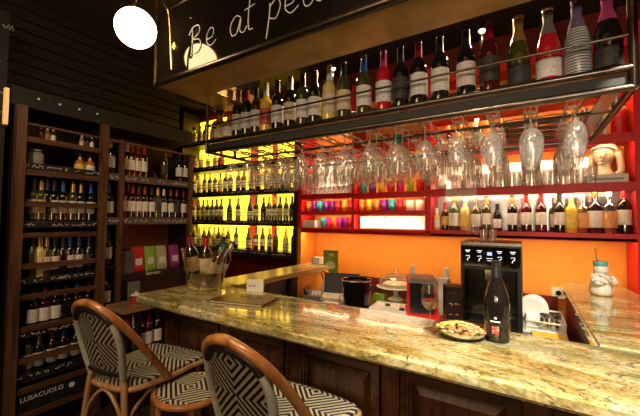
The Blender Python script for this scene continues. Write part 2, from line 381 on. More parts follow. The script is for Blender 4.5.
# sign strip
sg = thing('price_strip', 'pale pink printed strip stuck under the glass shelf', 'sign', (0, 0, 0))
PK = mat('pale_pink_card', (.75, .5, .42), .6)
box('card', PK, sg, -.615, -.36, YF-.006, YF-.001, 1.80, 1.86)
t = chalk_scrawl('lettering', sg, (-.605, YF-.0065, 1.835), (1, 0, 0), (0, 0, 1), .24, .02, r=.0014); t.data.materials[0] = mat('brown_ink', (.25, .08, .05), .7)
t = chalk_scrawl('lettering', sg, (-.605, YF-.0065, 1.808), (1, 0, 0), (0, 0, 1), .24, .018, r=.0014); t.data.materials[0] = MATS['brown_ink']

# ------------------------------------------------------------------ yellow unit
yu = thing('shelf_unit', 'dark ledged wine shelving glowing yellow beyond the bar flap', 'shelving')
YZ = [1.20, 1.575, 1.965, 2.325, 2.71]
bm = bmesh.new()
bm.free()
for z in YZ: box('shelf', BLK, yu, -4.35, -2.285, 3.10, 3.40, z-.055, z-.015, bevel=.002)
box('upright', BLK, yu, -2.285, -2.24, 3.08, 3.41, .0, 3.2); box('upright', BLK, yu, -4.42, -4.36, 3.08, 3.41, 0, 3.2)
segs = [(-4.36, -3.27, YELP), (-3.27, -3.12, RED), (-3.12, -2.87, YELP), (-2.87, -2.78, RED), (-2.78, -2.285, YELP)]
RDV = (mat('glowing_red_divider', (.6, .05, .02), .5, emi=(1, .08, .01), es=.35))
for a, b, mt_ in segs: box('yellow_panel' if mt_ is YELP else 'red_divider', YELP if mt_ is YELP else RDV, yu, a, b, 3.385, 3.40, 1.15, 3.1)
boxes('lower_panel', DRED, yu, [(-4.36, -2.285, 3.37, 3.40, 0, 1.14)])
LEDY = mat('yellow_led_strip', (1, .8, .2), .5, emi=(1, .78, .30), es=26, var=0)
for z in YZ[1:]: led(-4.3, -2.32, z-.056, 3.115, LEDY, yu)
for i, z in enumerate(YZ):
    bm = bmesh.new(); bx(bm, -4.35, -2.285, 3.082, 3.099, z-.075, z-.008); obj('chalk_ledge', bm, CHB, yu)
    chalk_scrawl('chalk_lettering', yu, (-4.3, 3.0815, z-.047), (1, 0, 0), (0, 0, 1), 2.0, .026, r=.0022, fill=.75)
tubes('guard_rail', STL, yu, [([(-4.35, 3.09, z+h), (-2.285, 3.09, z+h)], .004, 6) for z in YZ for h in (.05, .09)])

# ------------------------------------------------------------------ bottles
PROF = {
 'bordeaux': ([(0, 0), (.030, 0), (.0365, .006), (.0365, .185), (.034, .203), (.022, .226), (.0148, .238), (.0135, .30), (.0155, .302), (.0155, .312), (.0, .312)], (.060, .158), (.235, .315, .0152)),
 'burgundy': ([(0, 0), (.034, 0), (.041, .006), (.041, .14), (.038, .17), (.026, .215), (.016, .245), (.0135, .295), (.0155, .297), (.0155, .307), (.0, .307)], (.032, .13), (.245, .31, .0155)),
 'champagne': ([(0, 0), (.036, 0), (.044, .008), (.044, .14), (.041, .17), (.028, .225), (.018, .26), (.0145, .29), (.018, .293), (.018, .31), (.015, .325), (.0, .328)], (.035, .11), (.215, .331, .020)),
 'squat': ([(0, 0), (.036, 0), (.041, .006), (.041, .10), (.036, .125), (.018, .14), (.0155, .17), (.0185, .172), (.0185, .195), (.0, .197)], (.03, .095), (.165, .20, .0195)),
 'spirit': ([(0, 0), (.036, 0), (.042, .006), (.042, .17), (.037, .195), (.017, .215), (.0145, .26), (.0165, .262), (.0165, .288), (.0, .289)], (.04, .15), (.25, .292, .0175)),
 'small': ([(0, 0), (.024, 0), (.029, .005), (.029, .10), (.024, .13), (.013, .155), (.0115, .19), (.0135, .192), (.0, .20)], (.025, .09), (.155, .203, .0135)),
}
MC = {}
def bmesh_part(shape, part, mt):
    key = (shape, part, mt.name)
    if key in MC: return MC[key]
    k0 = (shape, part)
    if k0 not in MC:
        prof, lb, cp = PROF[shape]; bm = bmesh.new()
        if part == 'glass': lathe(bm, prof, 18)
        elif part == 'label':
            r = max(p[0] for p in prof)+.0009
            lathe(bm, [(r-.0008, lb[0]-.0005), (r, lb[0]), (r, lb[1]), (r-.0008, lb[1]+.0005)], 14, a0=-PI*.98, a1=PI*.02)
        else:
            def rad(z):
                for (r0, z0), (r1, z1) in zip(prof, prof[1:]):
                    if z0 <= z <= z1 and z1 > z0: return r0+(r1-r0)*(z-z0)/(z1-z0)
                return prof[-2][0]
            zs = [cp[0], (cp[0]+prof[-2][1])/2, prof[-3][1]-.004]
            zs = [cp[0]+(prof[-1][1]-.012-cp[0])*i/5 for i in range(6)]
            lathe(bm, [(rad(z)+.0012, z) for z in zs]+[(cp[2], prof[-1][1]-.010), (cp[2], cp[1]-.002), (cp[2]*.8, cp[1]), (0, cp[1])], 14)
        MC[k0] = mesh(shape+'_'+part, bm, mt, True)
        MC[key] = MC[k0]; return MC[key]
    me = MC[k0].copy(); me.materials[0] = mt; MC[key] = me; return me
def gmat(n, c, r=.08, coat=1): return mat('glass_'+n, c, r, coat=coat, var=.05)
G = {'black': gmat('black', (.010, .008, .008)), 'olive': gmat('olive', (.05, .055, .012)), 'green': gmat('green', (.03, .08, .02)), 'brown': gmat('brown', (.05, .018, .006)),
     'red': gmat('rose_red', (.52, .012, .025)), 'wine': gmat('wine_red', (.07, .005, .008)), 'amber': gmat('amber', (.50, .19, .03)), 'gold': gmat('pale_gold', (.72, .55, .18)),
     'yellow': gmat('yellow', (.85, .55, .05)), 'clear': thin_glass('clear_bottle_glass', (.86, .86, .80), .22), 'silver': mat('silver_rings', (.5, .5, .5), .3, .6)}
LB = {'white': label_mat('paper_white', (.84, .82, .77), (.50, .46, .42)), 'cream': label_mat('paper_cream', (.76, .64, .42), (.5, .36, .2)),
      'dark': label_mat('paper_dark', (.03, .028, .028), (.10, .09, .085)), 'red': label_mat('paper_red', (.55, .04, .03), (.7, .6, .5)),
      'orange': label_mat('paper_orange', (.75, .30, .08), (.8, .7, .5)), 'yellow': label_mat('paper_yellow', (.8, .62, .12), (.3, .1, .05)), 'pink': label_mat('paper_pink', (.82, .74, .72), (.75, .35, .35))}
CP = {'black': mat('foil_black', (.015, .014, .015), .35), 'red': mat('foil_red', (.36, .008, .012), .3), 'gold': mat('foil_gold', (.62, .42, .12), .3, .7), 'white': mat('foil_white', (.78, .76, .70), .35),
      'blue': mat('foil_blue', (.02, .10, .42), .3), 'wine': mat('foil_wine', (.15, .01, .03), .3), 'silver': mat('foil_silver', (.6, .58, .56), .25, .8), 'pink': mat('foil_pink', (.40, .05, .16), .3), 'purple': mat('foil_purple', (.20, .15, .26), .35, .3), 'green': mat('foil_green', (.03, .12, .04), .3)}
def bottle(shape, g, lb, cp, loc, label, group=None, h=None, wsc=1, rz=None, parent=None, name='wine_bottle', cat='bottle', parts=True):
    t = put(name, bmesh_part(shape, 'glass', G[g]), None, loc, (0, 0, rz if rz is not None else math.atan2(loc[1], loc[0])-PI/2))
    sz = 1 if h is None else h/PROF[shape][0][-1][1]
    t.scale = (sz*wsc, sz*wsc, sz); tag(t, label, cat, group)
    if lb: put('label', bmesh_part(shape, 'label', LB[lb]), t)
    if cp: put('capsule', bmesh_part(shape, 'cap', CP[cp]), t)
    return t
CN = {'black': 'dark', 'olive': 'olive green', 'green': 'green', 'brown': 'brown', 'red': 'rose red', 'wine': 'deep red', 'amber': 'amber', 'gold': 'pale gold', 'yellow': 'yellow', 'clear': 'clear', 'silver': 'silver'}

# ------------------------------------------------------------------ hanging rack and canopy
RZ = 2.118; RY = 1.50
cp_ = thing('canopy', 'large bronze and blackboard canopy hanging above the bar', 'canopy')
X0c, X1c, Y0c, Y1c, Zc = -1.88, .42, 1.12, 2.02, 2.36
bm = bmesh.new()
bx(bm, X0c+.02, X1c, Y0c+.02, Y0c+.25, Zc, Zc+.02); bx(bm, X0c+.02, X0c+.25, Y0c+.25, Y1c, Zc, Zc+.02)
bx(bm, X0c+.23, X1c, Y0c+.235, Y0c+.25, Zc+.02, Zc+.09); bx(bm, X0c+.235, X0c+.25, Y0c+.25, Y1c, Zc+.02, Zc+.09)
obj('soffit', bm, BRS, cp_)
box('front_board', mat('glossy_black_board', (.007, .005, .004), .06), cp_, X0c+.01, X1c, Y0c+.005, Y0c+.02, Zc+.01, Zc+.44)
box('end_board', CHB, cp_, X0c+.005, X0c+.02, Y0c+.02, Y1c, Zc+.01, Zc+.44)
tubes('edge_pipe', STL, cp_, [([(X1c, Y0c, Zc+.005), (X0c+.05, Y0c, Zc+.005), (X0c+.012, Y0c+.012, Zc+.005), (X0c, Y0c+.05, Zc+.005), (X0c, Y1c, Zc+.005)], .018, 10),
      ([(X0c, Y0c+.01, Zc+.44), (X1c, Y0c, Zc+.44)], .012, 8)])
tubes('corner_pipe', BRASS, cp_, [([(X0c, Y0c+.01, Zc+.01), (X0c, Y0c+.01, 3.29)], .011, 8)])
# handwriting
def stroke(pts, x, s): return [(x+px*s, Y0c+.003, 2.47+pz*s) for px, pz in pts]
HW = [(-1.545, .13, [[(.1, 1.05), (.12, .5), (.05, -.1)], [(-.1, .85), (.15, 1.12), (.5, 1.1), (.55, .8), (.15, .6), (.55, .5), (.65, .2), (.45, -.02), (.15, .0)]]),
      (-1.42, .1, [[(.1, .45), (.5, .5), (.6, .85), (.35, 1.0), (.1, .7), (.1, .3), (.4, .05), (.8, .25)]]),
      (-1.24, .1, [[(.75, .85), (.4, 1.0), (.05, .6), (.15, .1), (.5, .15), (.75, .8), (.7, .2), (.95, .05), (1.15, .3)], [(1.35, 1.6), (1.25, .7), (1.3, .1), (1.55, .05)], [(1.0, 1.1), (1.65, 1.2)]]),
      (-.99, .1, [[(.1, .9), (.05, .2), (-.1, -.7)], [(.1, .75), (.5, 1.0), (.7, .6), (.45, .1), (.1, .2)]]),
      (-.90, .1, [[(.1, .45), (.5, .5), (.6, .85), (.35, 1.0), (.1, .7), (.1, .3), (.4, .05), (.8, .25)]]),
      (-.80, .1, [[(.75, .85), (.4, 1.0), (.05, .6), (.15, .1), (.5, .15), (.75, .8), (.7, .2), (.95, .05)]]),
      (-.69, .1, [[(.75, .85), (.4, 1.0), (.05, .6), (.15, .1), (.5, .05), (.8, .3)]]),
      (-.60, .1, [[(.1, .45), (.5, .5), (.6, .85), (.35, 1.0), (.1, .7), (.1, .3), (.4, .05), (.8, .25)]])]
for grp in ((0, 1), (2,), (3, 4, 5, 6, 7)):
    bm = bmesh.new()
    for k in grp:
        x, sz_, sts = HW[k]
        for q in sts: tube(bm, stroke(q, x, sz_), .0024, 5, 5)
    obj('chalk_lettering', bm, CHK, cp_, smooth=True)
# brass sign lamp
sl = thing('sign_lamp', 'thin curved brass lamp arm hanging before the blackboard', 'lamp')
pts = [aty(158, -4, 1.02), aty(167, 8, 1.03), aty(170, 24, 1.05), aty(171, 48, 1.07), aty(171.7, 70, 1.075)]
tubes('arm', BRASS, sl, [(pts, .006, 8, 6), ([pts[0]+Vector((0, 0, -.01)), pts[0]+Vector((-.03, 0, .08)), Vector((pts[0].x-.03, 1.0, 3.29))], .006, 8)])
bm = bmesh.new(); ball(bm, aty(175, 46, 1.075), .022, .7, .5, 1.3); obj('shade', bm, BRASS, sl, smooth=True)

rk = thing('hanging_rack', 'long dark steel rack of bottles and glasses over the bar', 'rack')
RX0, RX1, RL, RB = -1.86, .315, 2.035, 2.36
tb = []
for x in (RX0, RX1): tb += [([(x, RY, RL), (x, RY, Zc+(.9 if x == RX1 else 0))], .014 if x == RX1 else .011, 8)]
for q in tb+[([(RX1, 1.78, RL), (RX1, 1.78, 3.2)], .012, 8), ([(RX0, 1.76, RL), (RX0, 1.76, Zc)], .010, 8)]: tubes('post', STL, rk, [q])
tubes('front_tube', STL, rk, [([(RX0, RY, RZ-.014), (RX1, RY, RZ-.014)], .013, 10), ([(RX0, RY, RL), (RX1, RY, RL)], .013, 10),
      ([(RX0, RY, RL), (RX0, RB, RL)], .011, 8), ([(RX1, RY, RL), (RX1, RB, RL)], .013, 8), ([(RX0, RB, RL), (RX1, RB, RL)], .011, 8), ([(RX0, 1.78, RL), (RX1, 1.78, RL)], .008, 8)])
tubes('guard_rail', STL, rk, [([(RX0, RY, RZ+.10), (RX1, RY, RZ+.10)], .0055, 8), ([(RX0, RY, RZ+.10), (RX0, 1.76, RZ+.10)], .0055, 8), ([(RX0, 1.76, RZ+.10), (RX1, 1.76, RZ+.10)], .0055, 8)])
box('bottle_shelf', BRS, rk, RX0, RX1, RY+.01, 1.77, RZ-.022, RZ-.002)
box('shelf_lip', CHB, rk, RX0, RX1, RY+.012, RY+.03, RL+.012, RZ-.03)
cols = [.16-.14*i for i in range(14)]
bm = bmesh.new()
for c in cols:
    for s in (-.022, .022): tube(bm, [(c+s, RY, RL), (c+s, RB, RL)], .0045, 6)
for x in (.235,): bx(bm, x, x+.05, RY+.01, RB, RL-.004, RL+.012)
obj('glass_rail', bm, SIL, rk, smooth=True)

# globe pendant
gp = thing('pendant_lamp', 'glowing round globe lamp hanging left of the blackboard', 'lamp', (-1.72, .92, 2.566))
bm = bmesh.new(); ball(bm, (0, 0, 0), .098, u=32, v=20); obj('globe', bm, GLOB, gp, smooth=True)
bm = bmesh.new(); tube(bm, [(0, 0, .095), (0, 0, .73)], .004, 6); lathe(bm, [(0, .13), (.02, .13), (.03, .10), (.03, .09), (0, .09)], 14); obj('cord', bm, BRASS, gp, smooth=True)

# rack bottles
RBL = [ # px, topy, shape, glass, label, cap, description
 (220, 111, 'squat', 'amber', 'cream', 'black', 'short amber bottle with black stopper, leftmost on the hanging rack'),
 (230, 112, 'squat', 'amber', 'white', 'red', 'short amber bottle with white label beside the leftmost rack bottle'),
 (238.5, 82, 'bordeaux', 'black', 'white', 'white', 'dark wine bottle with white cap at the left end of the rack'),
 (247.5, 80, 'bordeaux', 'black', 'white', 'red', 'dark wine bottle with red cap near the left end of the rack'),
 (257, 79, 'bordeaux', 'brown', 'white', 'black', 'brownish wine bottle with white label left of the yellow bottle'),
 (266.5, 79, 'bordeaux', 'yellow', 'red', 'white', 'yellow bottle with red label and white cap on the rack'),
 (278, 77, 'bordeaux', 'black', 'white', 'black', 'dark bottle with white label right of the yellow bottle'),
 (290.5, 71, 'bordeaux', 'black', 'cream', 'gold', 'dark bottle with cream label and gold cap on the rack'),
 (303, 69, 'bordeaux', 'olive', 'white', 'black', 'olive bottle with white label and black cap, right of the gold capped one'),
 (315, 64, 'bordeaux', 'black', 'white', 'black', 'black capped bottle directly left of the pale gold white wine'),
 (329.5, 63, 'bordeaux', 'gold', 'cream', 'white', 'pale gold white wine bottle with cream cap on the rack'),
 (344, 59, 'bordeaux', 'olive', 'cream', 'black', 'olive bottle with cream label between pale gold and blue capped bottles'),
 (364, 54, 'bordeaux', 'olive', 'white', 'blue', 'bottle with a blue cap and white label on the rack'),
 (383.6, 45, 'bordeaux', 'red', 'white', 'pink', 'bright rose red wine bottle with white label on the rack'),
 (400.5, 40, 'bordeaux', 'black', 'dark', 'black', 'all black bottle with dark label right of the rose red bottle'),
 (418.5, 32, 'bordeaux', 'black', 'white', 'red', 'dark bottle with bright red cap and white label at mid rack'),
 (439.6, 32, 'bordeaux', 'black', 'white', 'black', 'broad dark bottle with white label right of the red capped one'),
 (465.6, 25, 'bordeaux', 'black', 'pink', 'black', 'tall slim dark bottle with white and pink label on the rack'),
 (489, 17, 'bordeaux', 'wine', 'dark', 'red', 'dark bottle with red cap and dark label left of the sparkling wines'),
 (518, 7, 'champagne', 'olive', 'dark', 'gold', 'dark sparkling wine bottle with gold foil on the rack'),
 (547.4, -2, 'champagne', 'red', 'white', 'silver', 'rose sparkling wine bottle with silver foil and white label'),
 (576, -8, 'champagne', 'silver', None, 'purple', 'sparkling wine bottle wrapped in silver grey rings'),
 (606.5, -8, 'champagne', 'black', 'dark', 'pink', 'black sparkling wine bottle with pink top, rightmost on the rack'),
]
# ringed wrap material
def ring_mat():
    mt, nt, b = base('silver_ringed_wrap'); N = nt.nodes.new; L = nt.links.new
    tc = N('ShaderNodeTexCoord'); wv = N('ShaderNodeTexWave'); wv.bands_direction = 'Z'; wv.inputs['Scale'].default_value = 28; wv.inputs['Distortion'].default_value = 0
    L(tc.outputs['Object'], wv.inputs['Vector']); r = N('ShaderNodeValToRGB'); r.color_ramp.elements[0].color = (.10, .10, .11, 1); r.color_ramp.elements[1].color = (.55, .55, .54, 1)
    r.color_ramp.elements[0].position = .35; r.color_ramp.elements[1].position = .55
    L(wv.outputs['Fac'], r.inputs[0]); L(r.outputs[0], b.inputs['Base Color']); b.inputs['Roughness'].default_value = .3; return mt
G['silver'] = ring_mat()
for px, ty, shp, g, lb, cpn, dsc in RBL:
    d = aty(px, ty, 1.62); hh = min(.345, max(.14, d.z-RZ))
    if shp == 'champagne': hh = .33
    b_ = bottle(shp, g, lb, cpn, (d.x, 1.62, RZ), dsc, 'bottles on the hanging rack', h=hh, wsc=1.0 if shp != 'squat' else 1.1)
b_ = None

# spotlights tucked behind rack bottles
for px, py, wh in ((333, 69, 'behind the pale gold bottle on the rack'), (482, 31, 'behind the red capped bottle near the sparkling wines')):
    p = aty(px, py, 1.86); t = thing('spotlight', 'tiny bright spotlight '+wh, 'lamp', p, 0, 'spotlights behind the rack')
    bm = bmesh.new(); lathe(bm, [(0, .05), (.016, .05), (.022, .01), (.022, 0), (.018, 0), (.018, .01)], 14); tube(bm, [(0, 0, .05), (0, 0, Zc+.09-p.z), (0, -.12, Zc+.09-p.z), ], .004, 6); obj('housing', bm, STL, t, smooth=True)
    bm = bmesh.new(); ball(bm, (0, 0, .004), .014); obj('bulb', bm, mat('bulb_light', (1, .9, .7), .5, emi=(1, .8, .5), es=60, var=0), t, smooth=True)
    l = bpy.data.lights.new('bulb_glow', 'POINT'); l.energy = 9; l.color = (1, .72, .38); l.shadow_soft_size = .02; lo = bpy.data.objects.new('bulb_glow', l); COL.objects.link(lo); lo.parent = t; lo.location = (0, 0, -.03)

# ------------------------------------------------------------------ hanging wine glasses
def glass_mesh(kind):
    bm = bmesh.new()
    if kind == 'big': lathe(bm, [(0, 0), (.032, .001), (.034, .003), (.010, .006), (.0042, .012), (.0035, .05), (.0036, .085), (.008, .094), (.026, .105), (.039, .125), (.0435, .15), (.042, .175), (.037, .205), (.033, .228)], 20)
    elif kind == 'tall': lathe(bm, [(0, 0), (.030, .001), (.032, .003), (.009, .006), (.0042, .012), (.0035, .05), (.0036, .075), (.008, .085), (.024, .10), (.033, .125), (.0355, .15), (.034, .18), (.029, .215)], 20)
    elif kind == 'tumbler': lathe(bm, [(0, 0), (.026, 0), (.028, .003), (.031, .06), (.034, .115), (.032, .115), (.029, .06), (.026, .008), (0, .008)], 16)
    elif kind == 'shot': lathe(bm, [(0, 0), (.018, 0), (.020, .003), (.025, .075), (.0235, .075), (.018, .012), (0, .012)], 12)
    elif kind == 'flute': lathe(bm, [(0, 0), (.026, .001), (.028, .003), (.006, .008), (.0035, .02), (.0035, .07), (.010, .085), (.020, .12), (.022, .17), (.019, .20)], 16)
    return mesh('glass_'+kind, bm, GLA, True)
GM = {k: glass_mesh(k) for k in ('big', 'tall', 'tumbler', 'shot', 'flute')}
for ci, c in enumerate(cols):
    n = 6; y = RY+.055; li = 0
    rowpos = place(len(cols)-1-ci, len(cols))
    while y < RB-.04:
        if random.random() > .08:
            o = put('wine_glass', GM['big' if (ci+li) % 3 else 'tall'], None, (c+random.uniform(-.003, .003), y, RL+.0075), (PI, 0, random.random()*6))
            depth = ['front', 'second', 'third', 'fourth', 'fifth', 'sixth', 'seventh', 'eighth', 'ninth'][li]
            tag(o, 'hanging clear wine glass, %s one of the %s rail' % (depth, rowpos), 'glass', 'wine glasses hanging under the rack')
            li += 1
        y += random.uniform(.096, .125)

# ------------------------------------------------------------------ back unit contents
def cup_mesh(mt):
    bm = bmesh.new(); lathe(bm, [(0, 0), (.024, 0), (.031, .006), (.036, .04), (.033, .075), (.034, .088), (.031, .088), (.030, .075), (.033, .04), (.028, .010), (0, .009)], 18)
    for k in range(0): pass
    return mesh('cup', bm, mt, True)
CC = {n: mat('cup_'+n, c, .12, coat=1, trans=.25, var=.15, scale=60) for n, c in {'purple': (.22, .01, .28), 'teal': (.03, .42, .42), 'yellow': (.85, .52, .03), 'red': (.75, .02, .03), 'magenta': (.78, .02, .30), 'lime': (.45, .65, .04), 'orange': (.85, .22, .02), 'white': (.8, .75, .65), 'floral': (.8, .6, .5)}.items()}
CM = {n: cup_mesh(m_) for n, m_ in CC.items()}
def cups(y, z, lst, x0, x1, where):
    n = len(lst)
    cnt = {}
    for i, c in enumerate(lst):
        x = x0+(x1-x0)*(i+.5)/n; o = put('cup', CM[c], None, (x, y, z), (0, 0, random.random()*6), (1.12, 1.12, 1.32))
        tag(o, '%s cup, %s on %s' % (c, place(i, n), where), 'cup', 'coloured cups on the red shelves')
cups(3.19, 1.675, ['orange', 'purple', 'teal', 'purple', 'purple', 'red', 'yellow', 'red'], A0+.01, A1-.01, "the left bay's middle shelf")
cups(3.19, 1.49, ['teal', 'magenta', 'orange', 'magenta', 'purple', 'red'], A0+.22, A1-.02, "the left bay's lowest shelf")
cups(3.19, 1.675, ['orange', 'yellow', 'orange', 'purple', 'teal', 'red'], B0+.01, B1-.23, "the centre bay's middle shelf")
cups(3.19, 1.858, ['teal', 'purple', 'yellow', 'red', 'magenta', 'lime', 'red'], B0+.02, B1-.02, "the centre bay's third shelf up")
cups(3.19, 2.105, ['teal', 'lime', 'magenta', 'orange', 'red', 'lime'], B0+.05, B1-.02, "the centre bay's fourth shelf up")
cups(3.30, 1.868, ['magenta'], A1-.13, A1-.05, 'the glass shelf beside the red divider')
cups(3.19, 2.33, ['red', 'yellow', 'magenta', 'teal', 'red', 'orange'], B0+.05, B1-.02, "the centre bay's top stocked shelf")
# floral tins + boxes
for i, x in enumerate((-.96, -.865)):
    t = thing('tin', '%s white floral tin at the right of the middle red shelf' % ('left' if i == 0 else 'right'), 'tin', (x, 3.2, 1.675))
    bm = bmesh.new(); lathe(bm, [(0, 0), (.040, 0), (.042, .004), (.042, .085), (0, .085)], 18); obj('body', bm, label_mat('floral_print', (.85, .78, .62), (.65, .3, .12)), t, smooth=True)
    bm = bmesh.new(); lathe(bm, [(0, .085), (.0435, .085), (.0435, .098), (.04, .10), (0, .10)], 18); obj('lid', bm, WHT, t, smooth=True)
t = thing('folded_napkins', 'cream folded napkin stack in the lowest left corner of the red shelves', 'napkins', (-2.10, 3.2, 1.49))
boxes('stack', WHT, t, [(-.08, .08, -.08, .10, .002+.012*k, .012+.012*k) for k in range(7)], bevel=.002)
t = thing('light_box', 'long white backlit case on the lowest centre red shelf', 'display', (0, 0, 0))
box('case', WPL, t, B0+.02, B1-.03, 3.20, 3.36, 1.492, 1.62, bevel=.004)
box('lit_front', mat('lit_white_case', (.9, .85, .75), .4, emi=(1, .86, .66), es=.9, var=.03), t, B0+.03, B1-.04, 3.194, 3.1995, 1.50, 1.61)
boxes('bracket', BPL, t, [(-1.23, -1.20, 3.185, 3.194, 1.60, 1.612), (-.88, -.84, 3.185, 3.194, 1.595, 1.605), (-.845, -.84, 3.185, 3.194, 1.55, 1.60)])
# shot glasses bay A
n = 11
for r_ in range(2):
    for i in range(n):
        tag(put('shot_glass', GM['shot'], None, (A0+.04+(A1-A0-.08)*i/(n-1), 3.15+.07*r_, 1.868), (0, 0, 0), 1.1), 'clear shot glass, %s in the %s row of the left red bay' % (place(i, n), ('front', 'rear')[r_]), 'glass', 'shot glasses in the left red bay')
n = 9
for i in range(n):
    tag(put('flute', GM['flute'], None, (A0+.06+(A1-A0-.12)*i/(n-1), 3.30, 1.868)), 'clear flute standing %s behind the shot glasses' % place(i, n), 'glass', 'flutes behind the shot glasses')
# tumblers bay C
n = 15
for r_ in range(2):
    for i in range(n):
        tag(put('tumbler', GM['tumbler'], None, (-.55+(.42+.55)*i/(n-1), 3.15+.085*r_, 1.865), (0, 0, 0), (1, 1, 1.1)), 'clear tall tumbler, %s in the %s row of the long red shelf' % (place(i, n), ('front', 'rear')[r_]), 'glass', 'tumblers on the long red shelf')
n = 9
for i in range(n):
    bottle('small', ['black', 'olive'][i % 2], None, 'gold', (-.5+.95*i/(n-1), 3.34, 1.865), 'little dark bottle, %s behind the tumblers' % place(i, n), 'little bottles behind the tumblers', h=.19, name='small_bottle')
# statue head
hd = thing('bust_statue', 'pale stone bust in a wrapped headdress on a white box', 'statue', (.50, 3.24, 1.93), -.45)
STN = mat('pale_stone', (.78, .66, .44), .6, bump=.15, scale=30)
bm = bmesh.new()
ball(bm, (0, 0, .155), .066, .92, 1.0, 1.18, 24, 16)
for v in bm.verts:
    x, y, z = v.co
    if y < -.02 and z < .15: v.co.x *= .88; v.co.y -= .004
    if y < -.03: v.co.y += .010*math.cos((z-.155)*22)*0-.0
ball(bm, (0, -.066, .145), .014, .62, 1.0, 1.6, 12, 8)
ball(bm, (0, -.064, .112), .016, 1.2, .6, .42, 12, 8); ball(bm, (0, -.062, .104), .014, 1.1, .7, .5, 12, 8)
ball(bm, (0, -.052, .088), .02, 1, .8, .7, 12, 8)
for s in (-1, 1):
    ball(bm, (s*.024, -.055, .158), .013, 1.2, .6, .6, 12, 8); ball(bm, (s*.025, -.058, .174), .016, 1.4, .5, .3, 12, 8); ball(bm, (s*.062, 0, .15), .014, .5, .9, 1.4, 10, 8)
lathe(bm, [(0, 0), (.06, 0), (.055, .02), (.038, .045), (.036, .09), (.04, .11)], 20)
obj('head', bm, STN, hd, smooth=True)
bm = bmesh.new(); ball(bm, (0, .034, .182), .074, 1.08, 1.0, .98, 24, 14)
for v in list(bm.verts):
    if v.co.z < .178 and v.co.y < .0: v.co.z = .178+(.178-v.co.z)*.05
tube(bm, [(-.076, .02, .17), (-.085, .03, .10), (-.09, .03, .03), (-.07, .02, .004)], .022, 10, 5); tube(bm, [(.076, .02, .17), (.085, .03, .10), (.09, .03, .03), (.07, .02, .004)], .022, 10, 5)
tube(bm, [(-.072, -.005, .188), (-.05, -.045, .205), (0, -.062, .212), (.05, -.045, .205), (.072, -.005, .188)], .010, 8, 5)
obj('headdress', bm, STN, hd, smooth=True)
t = thing('white_box', 'flat white cardboard box under the stone bust', 'box', (.50, 3.22, 1.865)); box('body', WPL, t, -.115, .115, -.09, .10, 0, .06, bevel=.003); box('print', mat('grey_print', (.35, .34, .33), .6), t, -.09, .09, -.0912, -.0902, .02, .035)

# bay C lower shelf bottles
CB = [(437, 'small', 'gold', 'white', 'white', .20, 'small pale bottle at the left end of the long red shelf'),
 (445, 'bordeaux', 'brown', 'yellow', 'red', .25, 'slim brown bottle with yellow label near the left end of the long shelf'),
 (454.5, 'spirit', 'green', 'white', 'gold', .30, 'green bottle with white label below the pink strip'),
 (465.5, 'spirit', 'gold', 'yellow', 'white', .29, 'pale gold square shouldered bottle with yellow label below the pink strip'),
 (476, 'spirit', 'olive', 'white', 'silver', .28, 'olive bottle with large white label right of the pale gold one'),
 (486.5, 'bordeaux', 'olive', 'white', 'gold', .30, 'olive wine bottle with gold neck above the coffee machine'),
 (497.5, 'small', 'black', 'white', 'black', .23, 'short dark bottle with low white label above the coffee machine'),
 (512.5, 'bordeaux', 'black', 'white', 'gold', .30, 'dark bottle with cream label just right of the short dark bottle'),
 (526.5, 'bordeaux', 'wine', 'white', 'red', .31, 'first deep red bottle with pale label on the long shelf'),
 (541.5, 'bordeaux', 'wine', 'white', 'red', .31, 'second deep red bottle, left of the black capped one'),
 (560, 'bordeaux', 'black', 'white', 'black', .31, 'dark bottle with white label left of the yellow liqueur'),
 (571.5, 'spirit', 'yellow', 'yellow', 'white', .29, 'yellow liqueur bottle on the long red shelf'),
 (583, 'spirit', 'clear', 'orange', 'white', .29, 'clear bottle with orange label right of the yellow liqueur'),
 (595.5, 'spirit', 'black', 'white', 'gold', .32, 'broad black bottle with white label between the clear bottles'),
 (609.5, 'spirit', 'clear', 'orange', 'white', .31, 'clear spirit bottle with orange and cream label'),
 (624.5, 'bordeaux', 'black', 'white', 'red', .34, 'dark wine bottle with red neck, rightmost on the long red shelf')]
for px, shp, g, lb, cpn, h, dsc in CB:
    d = aty(px, 230, 3.2); bottle(shp, g, lb, cpn, (d.x, 3.2, 1.495), dsc, 'spirits on the long red shelf', h=h, wsc=1.05)
for i, x in enumerate((-.30, -.02, .1, .2, .35, .42)):
    bottle('spirit', ['gold', 'amber', 'clear', 'olive'][i % 4], 'white', 'white', (x, 3.31, 1.495), 'rear row bottle, %s behind the long shelf spirits' % place(i, 6), 'rear row bottles on the long red shelf', h=.28)
# upper bay C items (z 2.215)
bottle('spirit', 'clear', 'white', 'white', (aty(477, 150, 3.16).x, 3.16, 2.215), 'white bottle marked 51 on the upper red shelf', None, h=.26, wsc=1.25)
text('label_number', '51', .05, BPL, None, (0, 0, 0), (0, 0, 0))
b51 = [o for o in COL.objects if o.get('label', '').startswith('white bottle marked')][0]; t51 = COL.objects['label_number']; t51.parent = b51
t51.location = (-.026, -.0455, .075); t51.rotation_euler = (PI/2, 0, 0)
for i, (px, cn) in enumerate(((441, 'white'),)):
    d = aty(px, 150, 3.18); t = thing('teapot', 'white ceramic teapot on the upper red shelf', 'teapot', (d.x, 3.2, 2.215))
    bm = bmesh.new(); lathe(bm, [(0, 0), (.04, 0), (.06, .03), (.06, .07), (.035, .105), (.012, .115), (.012, .13), (0, .135)], 20); obj('body', bm, WHT, t, smooth=True)
    tubes('spout', WHT, t, [([(-.05, 0, .04), (-.085, 0, .07), (-.10, 0, .10)], .010, 8, 4)]); tubes('handle', WHT, t, [([(.05, 0, .09), (.09, 0, .085), (.09, 0, .04), (.052, 0, .03)], .006, 8, 4)])
